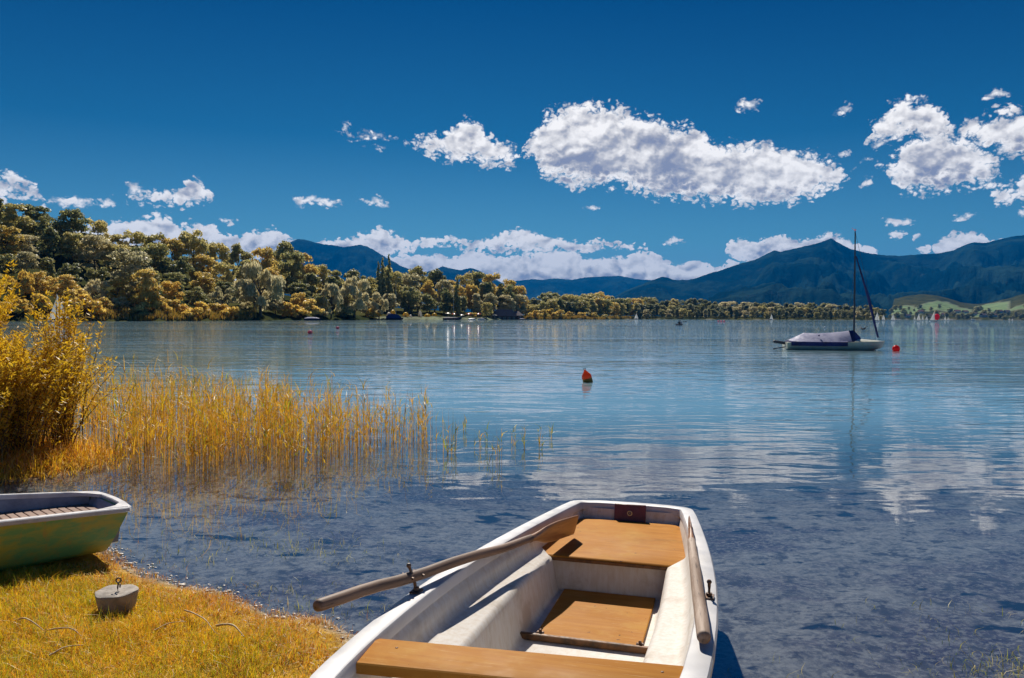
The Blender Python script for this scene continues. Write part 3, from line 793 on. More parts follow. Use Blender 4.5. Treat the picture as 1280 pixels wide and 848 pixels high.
# ------------------------------------------------------------------ second boat on the bank
DX, DY, DROT = -2.87, 5.57, R(226)
def make_pram():
    root = empty('dinghy', (DX, DY, 0.0), DROT, 'green hulled wooden dinghy with pale grey rim and slatted stern seat resting on the bank', 'dinghy')
    # local +x runs from the stern transom towards the bow, which is drawn up on the grass
    SS = [0.0, 0.04, 0.12, 0.25, 0.45, 0.7, 1.0, 1.3, 1.6, 1.9, 2.2, 2.5, 2.75, 2.9]
    def w(s): return float(np.interp(s, [0, 0.25, 0.7, 1.2, 1.6, 2.0, 2.4, 2.75, 2.9], [0.345, 0.385, 0.455, 0.52, 0.53, 0.50, 0.40, 0.24, 0.12]))
    def z(s): return 0.385 + 0.095 * s - 0.004 * s * s
    def k(s): return 0.085 + 0.03 * s + 0.20 * max(0, (s - 2.2) / 0.7) ** 1.5
    rings = []
    for s in SS:
        a = []
        for u, b in [(1, 1), (0.975, 0.75), (0.93, 0.42), (0.86, 0.14), (0.76, 0.02), (0.4, -0.02), (0, -0.03)]:
            a.append((s + 0.13 * (1 - b) * max(0, 1 - s / 0.4), w(s) * u, k(s) + (z(s) - 0.02 - k(s)) * b))
        a += [(x, -y, q) for x, y, q in reversed(a[:-1])]
        rings.append([Vector(p) for p in a])
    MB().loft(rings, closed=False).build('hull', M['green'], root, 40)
    path = [(s, w(s)) for s in reversed(SS[2:])] + [(0.05, w(0.05)), (0.008, 0.335), (-0.012, 0.30), (-0.03, 0.15), (-0.035, 0.0), (-0.03, -0.15), (-0.012, -0.30), (0.008, -0.335), (0.05, -w(0.05))] + [(s, -w(s)) for s in SS[2:]]
    def offs(d):
        out = []
        for i, p in enumerate(path):
            a = Vector(path[max(i - 1, 0)]); b = Vector(path[min(i + 1, len(path) - 1)])
            t = (b - a).normalized(); out.append(Vector(p) + Vector((t.y, -t.x)) * d)
        return out
    prof = [(0.014, -0.032), (0.018, -0.027), (0.018, -0.006), (0.012, 0.0), (-0.026, 0.002), (-0.032, -0.004), (-0.032, -0.030), (-0.015, -0.034)]
    O = [offs(d) for d, _ in prof]
    MB().loft([[Vector((O[j][i].x, O[j][i].y, z(max(path[i][0], 0)) + prof[j][1])) for j in range(len(prof))] for i in range(len(path))]).build('rim', M['rim_grey'], root, 35)
    for sg in (1, -1):
        MB().add([(0.0, sg * 0.33, z(0) + 0.004), (0.22, sg * 0.36, z(0.2) + 0.004), (0.16, sg * 0.335, z(0.15) + 0.004), (0.06, sg * 0.26, z(0.04) + 0.004), (0.0, sg * 0.17, z(0) + 0.004)] + [(0.0, sg * 0.33, z(0) - 0.02), (0.22, sg * 0.36, z(0.2) - 0.02), (0.16, sg * 0.335, z(0.15) - 0.02), (0.06, sg * 0.26, z(0.04) - 0.02), (0.0, sg * 0.17, z(0) - 0.02)], [(0, 1, 2, 3, 4), (9, 8, 7, 6, 5), (0, 5, 6, 1), (1, 6, 7, 2), (2, 7, 8, 3), (3, 8, 9, 4), (4, 9, 5, 0)]).build('corner_knee', M['rim_grey'], root)
    mb = MB()
    for sg in (1, -1):
        mb.loft([[Vector((s, sg * x, q)) for x, q in ((w(s) - 0.028, z(s) - 0.025), (w(s) - 0.04, z(s) - 0.10), (w(s) * 0.93 - 0.04, k(s) + 0.14), (w(s) * 0.80 - 0.03, k(s) + 0.05), (0, k(s) + 0.04))] for s in SS[1:-1]], closed=False, caps=False)
    mb.add([(0.02, -0.32, z(0) - 0.02), (0.02, 0.32, z(0) - 0.02), (0.16, 0.27, 0.13), (0.16, -0.27, 0.13)], [(0, 1, 2, 3)])
    mb.build('inner_lining', M['inner_grey'], root, 40)
    m = MB()
    n = 11
    for i in range(n):
        x = 0.085 + i * 0.052
        hwid = w(x) - 0.055
        m.rbox((x, 0, 0.302 + 0.02 * x), (0.044, 2 * hwid, 0.016), 0.003)
    pl = m.build('slatted_seat', M['slat'], root)
    MB().box((0.345, 0, 0.286), (0.50, 0.04, 0.020)).build('bearer', M['slat'], pl)
    MB().rbox((0.645, 0, 0.298), (0.026, 2 * w(0.64) - 0.12, 0.050), 0.004).build('front_batten', M['ply_edge'], pl)
    MB().rbox((1.7, 0, 0.44), (0.22, 0.96, 0.024), 0.004).build('thwart', M['slat'], root)
    return root
make_pram()

# ------------------------------------------------------------------ mooring weight on the grass
gz = float(ground_h(-2.12, 4.2))
wt = empty('mooring_weight', (-2.165, 4.25, gz - 0.03), 0.3, 'tapered concrete mooring block with an iron eye standing on the grass', 'mooring block')
rings = []
for zz, r in ((0.0, 0.088), (0.03, 0.091), (0.07, 0.098), (0.11, 0.105), (0.126, 0.109), (0.132, 0.107), (0.135, 0.100), (0.131, 0.05)):
    rings.append([Vector((r * (1 + 0.03 * math.sin(3 * a + 1) + 0.018 * math.sin(7 * a)) * math.cos(a), r * (1 + 0.03 * math.sin(3 * a + 1) + 0.018 * math.sin(7 * a)) * math.sin(a), zz + 0.003 * math.sin(5 * a + zz * 30))) for a in [2 * math.pi * i / 40 for i in range(40)]])
MB().loft(rings).build('block', M['concrete'], wt, 40)
MB().tube([(0.01, 0, 0.12), (0.008, 0, 0.15), (0.012, 0, 0.175)], 0.0045, 8).torus((0.013, 0, 0.190), 0.0125, 0.0042, 'Y', 18, 8).torus((0.02, 0.004, 0.158), 0.009, 0.003, 'X', 14, 6).build('eye_bolt', M['iron'], wt)

# ------------------------------------------------------------------ leaves, grass and reeds
def foliage(name, ramp_cols, transl=0.35, rough=0.6, rnd=0.25, scale=None, attr=False):
    m = bpy.data.materials.new(name); m.use_nodes = True
    t = NT(m.node_tree); t.n.clear()
    if attr:
        c = t.new('ShaderNodeAttribute', attribute_name='tint').outputs['Color']
    else:
        g = t.new('ShaderNodeNewGeometry').outputs['Random Per Island']
        oi = t.new('ShaderNodeObjectInfo').outputs['Random']
        v = objc(t)
        n = t.noise(v, scale or 2.0, 3, 0.6)
        f = t.math('ADD', t.math('MULTIPLY', g, 0.45), t.math('MULTIPLY', oi, rnd))
        f = t.math('ADD', f, t.math('MULTIPLY', n, 0.75 - rnd + 0.1))
        k = len(ramp_cols)
        c = t.ramp(f, [(0.22 + 0.56 * i / (k - 1), col) for i, col in enumerate(ramp_cols)])
    d = t.new('ShaderNodeBsdfDiffuse'); t.put(d.inputs[0], c)
    tr = t.new('ShaderNodeBsdfTranslucent'); t.put(tr.inputs[0], c)
    m1 = t.new('ShaderNodeMixShader'); m1.inputs[0].default_value = transl; t.l.new(d.outputs[0], m1.inputs[1]); t.l.new(tr.outputs[0], m1.inputs[2])
    g = t.new('ShaderNodeBsdfGlossy'); g.inputs['Roughness'].default_value = 0.45
    m2 = t.new('ShaderNodeMixShader'); m2.inputs[0].default_value = 0.06; t.l.new(m1.outputs[0], m2.inputs[1]); t.l.new(g.outputs[0], m2.inputs[2])
    o = t.new('ShaderNodeOutputMaterial'); t.l.new(m2.outputs[0], o.inputs[0])
    return m
M['blade_attr'] = foliage('grass_blades', None, 0.5, attr=True)
M['reed_attr'] = foliage('reed_leaves', None, 0.40, attr=True)

def pal(n, cols, spread=0.12):
    c = np.array(cols)[rng.integers(0, len(cols), n)]
    return np.clip(c * (1 + rng.normal(0, spread, (n, 1))), 0, 1)

def blades(bx, by, bz, h, w, lean, az, colour, seg=2):
    """curved blades; returns verts, quads (as 4-vert faces), colours"""
    n = len(bx)
    pa = rng.uniform(0, 2 * np.pi, n)
    wx, wy = np.cos(pa), np.sin(pa)
    lx, ly = np.cos(az), np.sin(az)
    V = []; 
    for k in range(seg + 1):
        t = k / seg
        cx = bx + lx * lean * h * t ** 2; cy = by + ly * lean * h * t ** 2
        cz = bz + h * t * (1 - 0.35 * lean * t)
        ww = w * (1 - t) ** 0.7 * 0.5 + w * 0.04
        V.append(np.stack([cx - wx * ww, cy - wy * ww, cz], 1)); V.append(np.stack([cx + wx * ww, cy + wy * ww, cz], 1))
    V = np.stack(V, 1).reshape(-1, 3)
    b = np.arange(n)[:, None] * (2 * (seg + 1))
    F_ = np.concatenate([np.stack([b[:, 0] + 2 * k, b[:, 0] + 2 * k + 1, b[:, 0] + 2 * k + 3, b[:, 0] + 2 * k + 2], 1) for k in range(seg)])
    return V, F_, np.repeat(colour, 2 * (seg + 1), axis=0)

def merge(parts):
    V, Fs, C, o = [], [], [], 0
    for v, f, c in parts: V.append(v); Fs.append(f + o); C.append(c); o += len(v)
    return np.vstack(V), np.vstack(Fs), np.vstack(C)

GOLD = [(0.90, 0.54, 0.024), (0.86, 0.54, 0.02), (0.90, 0.48, 0.03), (0.74, 0.48, 0.02)]
GREEN = [(0.44, 0.46, 0.018), (0.58, 0.52, 0.02), (0.36, 0.40, 0.02), (0.80, 0.56, 0.02)]
RUST = [(0.70, 0.27, 0.025), (0.78, 0.34, 0.03), (0.46, 0.18, 0.02), (0.75, 0.53, 0.22)]
def near_grass():
    n = 230000
    x = rng.uniform(-4.6, -0.2, n); y = rng.uniform(3.0, 6.1, n)
    s = signed(x, y, NEAR)
    # clumpy density: fewer blades near the water's edge
    f = np.sin(5 * x + 3 * y) * np.sin(4 * x - 6 * y + 1) + 0.6 * np.sin(13 * x + 2) * np.sin(12 * y) + 0.7 * np.sin(31 * x + 9 * y) * np.sin(27 * y - 8 * x)
    keep = (s > -0.05) & (rng.random(n) < np.clip(0.30 + s * 1.5 + 0.30 * f, 0.05, 1))
    # the dinghy presses the grass down
    lx_ = (x - DX) * math.cos(DROT) + (y - DY) * math.sin(DROT); ly_ = -(x - DX) * math.sin(DROT) + (y - DY) * math.cos(DROT)
    keep &= ~((lx_ > 0.12) & (lx_ < 2.9) & (np.abs(ly_) < 0.36))
    keep &= (np.hypot(x + 2.165, y - 4.25) > 0.10)
    x, y, s, f = x[keep], y[keep], s[keep], f[keep]; n = len(x)
    z = ground_h(x, y) - 0.004
    edge = np.clip(1 - s / 0.55, 0, 1)
    u = rng.random(n)
    c = pal(n, GREEN); g = pal(n, GOLD); r = pal(n, RUST)
    patch = 0.5 + 0.5 * np.sin(2.3 * x + 1.7 * y + 2) * np.sin(3.1 * x - 2.2 * y)
    c = np.where((u < 0.22 + 0.5 * patch)[:, None], g, c)
    c = np.where((rng.random(n) < np.maximum(edge * 0.95, 0.12))[:, None], r, c)
    h = rng.gamma(6, 0.0078, n) * (1 - 0.35 * edge) * (1 + 0.25 * f)
    h = np.clip(h, 0.010, 0.10)
    v = blades(x, y, z, h, rng.uniform(0.0022, 0.0042, n), rng.uniform(0.1, 1.3, n), rng.uniform(0, 6.28, n), c)
    # dry litter lying in the grass
    m = 9000
    lx = rng.uniform(-4.4, -0.5, m); ly = rng.uniform(3.1, 5.8, m); k = signed(lx, ly, NEAR)
    ok = (k > 0) & ~((np.hypot(lx + 3.4, ly - 5.1) < 0.5)) & (rng.random(m) < 0.25 + np.clip(1 - k / 0.5, 0, 1)); lx, ly = lx[ok], ly[ok]; m = len(lx)
    v2 = blades(lx, ly, ground_h(lx, ly) + 0.01, rng.uniform(0.01, 0.03, m), rng.uniform(0.003, 0.006, m), rng.uniform(1.5, 3.0, m), rng.uniform(0, 6.28, m), pal(m, [(0.55, 0.42, 0.25), (0.30, 0.18, 0.08), (0.62, 0.5, 0.36)]))
    V, Fq, C = merge([v, v2])
    tag(mesh_obj('grass', V, Fq, M['blade_attr'], None, None, C), kind='stuff')
near_grass()

def bank_grass():
    n = 42000
    x = rng.uniform(-9.5, -4.3, n); y = rng.uniform(7.7, 11.5, n)
    s = signed(x, y, BANK); k = (s > -0.18) & (rng.random(n) < np.clip(0.35 + s, 0, 1))
    x, y, s = x[k], y[k], s[k]; n = len(x)
    c = np.where((rng.random(n) < 0.45)[:, None], pal(n, RUST), pal(n, GOLD))
    v = blades(x, y, np.maximum(ground_h(x, y), -0.03), np.clip(rng.gamma(4, 0.035, n), 0.04, 0.45), rng.uniform(0.005, 0.010, n), rng.uniform(0.1, 1.1, n), rng.uniform(0, 6.28, n), c)
    tag(mesh_obj('bank_grass', *v[:2], M['blade_attr'], None, None, v[2]), kind='stuff')
bank_grass()

def reed_parts(x, y, h, green=0.0):
    n = len(x)
    z = np.full(n, -0.12)
    cs = np.where((rng.random(n) < 0.45)[:, None], pal(n, [(0.46, 0.22, 0.04), (0.28, 0.13, 0.04), (0.58, 0.28, 0.04)]), pal(n, [(0.84, 0.42, 0.03), (0.72, 0.36, 0.03)]))
    if green: cs = np.where((rng.random(n) < green)[:, None], pal(n, [(0.16, 0.17, 0.03), (0.20, 0.18, 0.03)]), cs)
    la = rng.uniform(0, 6.28, n); ln = rng.uniform(0.0, 0.10, n) ; odd = rng.random(n) < 0.11; ln = np.where(odd, rng.uniform(0.3, 0.9, n), ln)
    hh = h + 0.12
    parts = [blades(x, y, z, hh, rng.uniform(0.005, 0.009, n), ln, la, cs, 3)]
    for k in range(4):
        t = rng.uniform(0.25, 0.88, n)
        keep = rng.random(n) < 0.85
        lx = x + np.cos(la) * ln * hh * t ** 2; ly = y + np.sin(la) * ln * hh * t ** 2; lz = z + hh * t * (1 - 0.35 * ln * t)
        m = keep.sum()
        cl = np.where((rng.random(m) < 0.18 + green)[:, None], pal(m, GREEN), pal(m, GOLD + [(0.86, 0.46, 0.03), (0.74, 0.38, 0.03)]))
        parts.append(blades(lx[keep], ly[keep], lz[keep], rng.uniform(0.12, 0.34, m) * np.clip(h[keep], 0.5, 1.2), rng.uniform(0.007, 0.013, m), rng.uniform(0.15, 1.5, m), rng.uniform(0, 6.28, m), cl, 3))
    return merge(parts)

# outline of the reed bed, surveyed at water level
RB = [(-4.9, 8.9), (-4.4, 8.25), (-3.63, 8.1), (-2.84, 8.2), (-2.1, 8.6), (-1.35, 9.2), (-0.85, 9.85), (-0.95, 11.2), (-1.9, 12.2), (-3.6, 13.6), (-6.2, 14.8), (-8.6, 14.8), (-7.2, 10.6), (-5.2, 10.0)]
def reeds():
    n = 14000
    x = rng.uniform(-8.6, -0.6, n); y = rng.uniform(8.0, 15, n)
    s = signed(x, y, RB)
    cl = np.sin(6.1 * x + 1) * np.sin(2.3 * y + x) + 0.5 * np.sin(15 * x + 3 * y)
    dens = np.clip(0.22 + 0.5 * np.clip(s, 0, 1) + 0.34 * cl, 0, 1) * np.interp(x, [-3.4, -2.2, -0.8], [1.0, 0.75, 0.55]) * np.where(y > 11, 0.32, 1.0)
    k = (s > 0) & (rng.random(n) < dens)
    x, y = x[k], y[k]
    fade = np.interp(x, [-5, -3, -1.5, -0.8], [0.98, 0.94, 0.80, 0.66])
    h = np.clip(rng.normal(0.74, 0.17, len(x)), 0.25, 1.2) * fade
    V, Fq, C = reed_parts(x, y, h)
    # seed heads on some tall stalks
    tag(mesh_obj('reed_bed', V, Fq, M['reed_attr'], None, None, C), kind='stuff')
reeds()
def reed_clump(px, py, n, hmax, spread, label):
    p = unproj(px, py, 0)
    x = rng.normal(0, spread, n); y = rng.normal(0, spread * 1.5, n)
    h = rng.uniform(0.45, 1.0, n) * hmax
    V, Fq, C = reed_parts(x, y, h, 0.55)
    o = mesh_obj('reed_clump', V, Fq, M['reed_attr'], None, None, C)
    o.location = (p.x, p.y, 0)
    tag(o, label, 'reeds', 'thin reeds standing out in open water')
for a in ((564, 566, 12, 0.66, 0.06, 'greenish reed clump standing just off the end of the golden reed bed'),
          (600, 560, 6, 0.30, 0.05, 'short dark reed clump in open water next beyond the reed bed end'),
          (616, 578, 7, 0.44, 0.05, 'thin upright reed tuft closest to shore among the stray reeds'),
          (655, 560, 4, 0.46, 0.025, 'tall lone reed stem with a leafy top in open water'),
          (674, 562, 4, 0.36, 0.02, 'sparse outermost reed stems farthest from the golden reed bed'),
          (582, 540, 5, 0.40, 0.05, 'faint reed stems behind the greenish clump at the bed end'),
          (640, 556, 4, 0.28, 0.03, 'few short reed stems between the thin tuft and the tall lone stem'),
          (690, 548, 3, 0.22, 0.02, 'tiny reed sprig poking out of the rippled water')):
    reed_clump(*a)

def water_weeds():
    """small plants that break the surface of the shallows"""
    parts = []
    for (px, py, n, sx, sy) in ((265, 665, 40, 0.25, 0.10), (345, 680, 130, 0.45, 0.12), (390, 690, 70, 0.30, 0.10), (240, 700, 25, 0.3, 0.2), (470, 700, 20, 0.3, 0.15), (1270, 835, 150, 0.16, 0.12), (1215, 845, 70, 0.16, 0.10), (1150, 800, 26, 0.25, 0.15), (1170, 775, 20, 0.3, 0.2), (960, 840, 16, 0.15, 0.08), (1270, 790, 26, 0.15, 0.2), (300, 735, 120, 0.5, 0.10), (420, 760, 70, 0.25, 0.10), (210, 700, 60, 0.2, 0.15), (400, 640, 20, 0.5, 0.3)):
        p = unproj(px, py, 0)
        x = rng.normal(p.x, sx, n); y = rng.normal(p.y, sy, n)
        parts.append(blades(x, y, np.full(n, -0.02), rng.uniform(0.03, 0.085, n), rng.uniform(0.003, 0.006, n), rng.uniform(0.1, 1.4, n), rng.uniform(0, 6.28, n), pal(n, [(0.36, 0.33, 0.05), (0.45, 0.40, 0.12), (0.30, 0.32, 0.06), (0.6, 0.5, 0.25)])))
    # wet sprigs along the waterline
    n = 5200
    t = rng.uniform(0, 1, n); x = rng.uniform(-3.2, -0.6, n); y = rng.uniform(3.6, 6.0, n); s = signed(x, y, NEAR)
    k = (s < 0.02) & (s > -0.30) & (rng.random(n) < np.exp(s * 9)); x, y = x[k], y[k]; n = len(x)
    parts.append(blades(x, y, np.full(n, -0.02), rng.uniform(0.025, 0.07, n), rng.uniform(0.003, 0.005, n), rng.uniform(0.1, 1.5, n), rng.uniform(0, 6.28, n), pal(n, RUST + [(0.4, 0.35, 0.1), (0.6, 0.55, 0.4)])))
    V, Fq, C = merge(parts)
    tag(mesh_obj('water_weed', V, Fq, M['blade_attr'], None, None, C), kind='stuff')
water_weeds()

def gravel():
    mb = MB(); rr = random.Random(9); k = 0
    xs = rng.uniform(-3.1, -0.6, 9000); ys = rng.uniform(3.7, 6.0, 9000); sg = signed(xs, ys, NEAR); hs = ground_h(xs, ys)
    for x, y, s_, h in zip(xs, ys, sg, hs):
        if -0.16 < s_ < 0.05 and rr.random() < 0.45 * math.exp(-abs(s_ + 0.03) * 14):
            r = rr.uniform(0.004, 0.012) if rr.random() < 0.93 else rr.uniform(0.012, 0.024)
            mb.ball((x, y, h + r * 0.25), r, 7, 5, (rr.uniform(0.8, 1.4), rr.uniform(0.7, 1.1), 0.6)); k += 1
    tag(mb.build('gravel', M['stone'], None, 180), kind='stuff')
M['stone'] = material('pebble', (0.4, 0.36, 0.3), 0.5, weathered((0.62, 0.55, 0.46), (0.26, 0.22, 0.19), 35))
gravel()

def twig(p, q, lift, label, r=0.004, col='oar_pale'):
    a, b = unproj(*p, 0.16), unproj(*q, 0.16)
    pts = []
    for k in range(7):
        t = k / 6; x = a.lerp(b, t)
        x.z = float(ground_h(x.x, x.y)) + 0.035 + lift * math.sin(math.pi * t) * 0.03
        x.x += 0.012 * math.sin(5 * t + p[0]); pts.append(x)
    m = MB().tube([v - pts[0] for v in pts], [r * (1.1 - 0.6 * k / 6) for k in range(7)], 6)
    o = m.build('dry_stalk', M['straw'], None, 80); o.location = pts[0]
    tag(o, label, 'stalk', 'dry stalks lying in the grass')
M['straw'] = material('dry_straw', (0.5, 0.38, 0.22), 0.8, weathered((0.60, 0.46, 0.27), (0.42, 0.28, 0.15), 30))
twig((21, 770), (52, 785), 1, 'short straw coloured stalk nearest the dinghy end of the grass', 0.0045)
twig((62, 785), (104, 793), 0.6, 'crooked dry stalk lying just below the concrete block')
twig((58, 815), (104, 803), 0.3, 'straight pale stalk lying lowest in the grass')
twig((232, 752), (272, 780), 0.8, 'curved pale stalk near the waterline right of the block')
twig((270, 770), (308, 786), 1.2, 'broken brown stalk at the matted edge of the grass', 0.006)
twig((190, 778), (232, 765), 0.5, 'thin tan stalk between the block and the waterline', 0.003)

# ------------------------------------------------------------------ willow bushes on the bank
M['willow_leaf'] = foliage('willow_leaf', [(0.50, 0.24, 0.012), (0.70, 0.40, 0.015), (0.80, 0.50, 0.02), (0.70, 0.48, 0.03)], 0.5, rnd=0.05, scale=3.0)
M['twig'] = material('willow_stem', (0.12, 0.07, 0.03), 0.8, weathered((0.10, 0.055, 0.03), (0.20, 0.12, 0.05), 12))
def willow_bush(name, loc, shoots, H, spread, label, lean=0.45, seed=1, leaf=0.055, bare=0.3):
    r = np.random.default_rng(seed)
    root = empty(name, loc, 0, label, 'bush', 'yellow willow bushes on the bank')
    st = MB(); LV = []; LF = []; o = 0
    for i in range(shoots):
        a = r.uniform(0, 6.28); rad = abs(r.normal(0, spread * 0.32))
        b = np.array([rad * math.cos(a), rad * math.sin(a), -0.06])
        h = H * r.uniform(0.55, 1.0) * (1 - 0.25 * min(1, rad / spread))
        ln = r.uniform(0.05, lean) * h
        a2 = a + r.normal(0, 0.5)
        pts = []
        K = 8
        for k in range(K + 1):
            t = k / K
            pts.append(b + np.array([math.cos(a2) * ln * t ** 1.3, math.sin(a2) * ln * t ** 1.3, h * t - 0.10 * h * t ** 3 * (ln / h) * 2]) + np.array([math.sin(7 * t + i), math.cos(5 * t + i), 0]) * 0.012)
        st.tube([Vector(p) for p in pts[::2]], [0.009, 0.007, 0.005, 0.0035, 0.002], 4, caps=False)
        pts = np.array(pts)
        n = int(150 * h / 1.6)
        t = bare * 0.6 + (1 - bare * 0.6) * r.random(n) ** 0.7
        t = np.where(r.random(n) < 0.9, np.maximum(t, bare * r.uniform(0.6, 1.3, n)), t); t = np.minimum(t, 0.999)
        base = np.stack([np.interp(t * K, np.arange(K + 1), pts[:, j]) for j in range(3)], 1)
        aa = r.uniform(0, 6.28, n); up = r.uniform(0.1, 1.1, n)
        d = np.stack([np.cos(aa) * np.cos(up), np.sin(aa) * np.cos(up), np.sin(up)], 1)
        side = np.cross(d, np.stack([np.zeros(n), np.zeros(n), np.ones(n)], 1)); side /= np.linalg.norm(side, axis=1, keepdims=True)
        tw = r.uniform(0, 3.14, n)[:, None]; nn = np.cross(side, d); side = side * np.cos(tw) + nn * np.sin(tw)
        L = (leaf * r.uniform(0.6, 1.3, n))[:, None]; off = r.normal(0, 0.02, (n, 3))
        base = base + off
        v = np.stack([base, base + d * L * 0.45 + side * L * 0.14, base + d * L, base + d * L * 0.45 - side * L * 0.14], 1).reshape(-1, 3)
        LV.append(v); LF.append(np.arange(4 * n).reshape(n, 4) + o); o += 4 * n
    st.build('stems', M['twig'], root, 80)
    mesh_obj('leaves', np.vstack(LV), np.vstack(LF), M['willow_leaf'], root)
    return root
willow_bush('willow_bush', (-6.0, 8.9, 0.08), 520, 1.62, 1.0, 'dense yellow willow bush on the bank where the reeds begin', 0.75, 3, bare=0.22)
willow_bush('willow_bush', (-5.5, 9.5, 0.05), 42, 2.15, 0.55, 'slender bunch of tall willow shoots in front of the white sail', 0.20, 5, bare=0.15)
willow_bush('willow_bush', (-7.15, 9.6, 0.08), 240, 2.75, 0.8, 'tallest willow bush standing behind the dense one, with pale upper leaves', 0.35, 8, leaf=0.06)

# ------------------------------------------------------------------ trees
BARK = material('bark', (0.10, 0.08, 0.06), 0.95, weathered((0.12, 0.09, 0.07), (0.06, 0.045, 0.035), 4))
LEAFC = {
    'olive': [(0.14, 0.17, 0.06), (0.42, 0.40, 0.13), (0.74, 0.62, 0.24)],
    'gold': [(0.18, 0.17, 0.04), (0.60, 0.46, 0.10), (0.86, 0.64, 0.18)],
    'dark': [(0.07, 0.11, 0.06), (0.20, 0.23, 0.09), (0.50, 0.45, 0.17)],
    'grey': [(0.24, 0.24, 0.13), (0.52, 0.48, 0.26), (0.78, 0.68, 0.40)],
    'orange': [(0.40, 0.27, 0.04), (0.76, 0.52, 0.09), (0.88, 0.66, 0.16)],
    'far': [(0.06, 0.10, 0.06), (0.17, 0.20, 0.09), (0.36, 0.34, 0.15)],
}
for k_, v_ in LEAFC.items():
    M['leaf_' + k_] = foliage('leaf_' + k_, v_, 0.58, rnd=0.22, scale=5.0)

def crown_mesh(name, kind, mat, seed, n_leaf=5600):
    """crown of a tree of unit height, built from many small leaf sprays gathered on uneven boughs"""
    r = np.random.default_rng(seed)
    lobes = []
    if kind == 'round':
        for i in range(34):
            z = r.uniform(0.14, 0.92); w = 0.30 * math.sqrt(max(0.05, 1 - ((z - 0.52) / 0.48) ** 2))
            a = r.uniform(0, 6.28); q = r.uniform(0.35, 1.0) * w
            lobes.append((q * math.cos(a), q * math.sin(a), z, r.uniform(0.085, 0.15), r.uniform(0.075, 0.12)))
    elif kind == 'tall':
        for i in range(30):
            z = r.uniform(0.08, 0.94); w = 0.19 * math.sqrt(max(0.05, 1 - ((z - 0.50) / 0.50) ** 2))
            a = r.uniform(0, 6.28); q = r.uniform(0.3, 1.0) * w
            lobes.append((q * math.cos(a), q * math.sin(a), z, r.uniform(0.07, 0.12), r.uniform(0.07, 0.12)))
    elif kind == 'willow':
        for i in range(26):
            z = r.uniform(0.18, 0.90); w = 0.42 * math.sqrt(max(0.05, 1 - ((z - 0.36) / 0.62) ** 2))
            a = r.uniform(0, 6.28); q = r.uniform(0.55, 1.0) * w
            lobes.append((q * math.cos(a), q * math.sin(a), z, r.uniform(0.08, 0.13), r.uniform(0.12, 0.18)))
    elif kind == 'conifer':
        for i in range(34):
            z = 0.10 + 0.88 * i / 33; w = 0.15 * (1 - z) ** 0.85 + 0.01
            for _ in range(2):
                a = r.uniform(0, 6.28)
                lobes.append((w * 0.6 * math.cos(a), w * 0.6 * math.sin(a), z, w * 0.6 + 0.008, 0.022))
    elif kind == 'scrub':
        for i in range(16):
            a = r.uniform(0, 6.28); q = r.uniform(0.1, 0.62); z = r.uniform(0.18, 0.78) * (1 - 0.5 * (q / 0.62) ** 2)
            lobes.append((q * math.cos(a), q * math.sin(a), z, r.uniform(0.16, 0.26), r.uniform(0.12, 0.2)))
    wts = np.array([l[3] ** 2 for l in lobes]); wts /= wts.sum()
    idx = r.choice(len(lobes), n_leaf, p=wts); Lb = np.array(lobes)[idx]
    d = r.normal(0, 1, (n_leaf, 3)); d /= np.linalg.norm(d, axis=1, keepdims=True)
    d[:, 2] = np.where(d[:, 2] < -0.35, -d[:, 2] * 0.6, d[:, 2])
    rad = (r.uniform(0.25, 1.0, n_leaf) ** 0.5 * 1.08)[:, None]
    c = Lb[:, :3] + d * rad * np.stack([Lb[:, 3], Lb[:, 3], Lb[:, 4]], 1)
    size = {'round': 0.021, 'tall': 0.020, 'willow': 0.019, 'conifer': 0.016, 'scrub': 0.055}[kind] * r.uniform(0.55, 1.5, n_leaf)
    nrm = d + r.normal(0, 0.55, (n_leaf, 3)); nrm /= np.linalg.norm(nrm, axis=1, keepdims=True)
    ref = r.normal(0, 1, (n_leaf, 3)); a = np.cross(nrm, ref); a /= np.linalg.norm(a, axis=1, keepdims=True); b = np.cross(nrm, a)
    if kind == 'willow':
        a = np.stack([d[:, 0] * 0.3, d[:, 1] * 0.3, -np.ones(n_leaf)], 1); a /= np.linalg.norm(a, axis=1, keepdims=True)
        b = np.cross(nrm, a); b /= np.linalg.norm(b, axis=1, keepdims=True); a = a * 2.0; b = b * 0.7
    s = size[:, None]
    k1, k2 = r.uniform(0.5, 1.0, (n_leaf, 1)), r.uniform(0.5, 1.0, (n_leaf, 1))
    v = np.stack([c - a * s, c + b * s * k1, c + a * s * k2, c - b * s], 1)
    v[:, :, 2] = np.maximum(v[:, :, 2], 0.01)
    v = v.reshape(-1, 3); f = np.arange(4 * n_leaf).reshape(n_leaf, 4)
    o = mesh_obj(name, v, f, mat)
    me = o.data; bpy.data.objects.remove(o)
    lobes.sort(key=lambda l: -l[3])
    return me, lobes

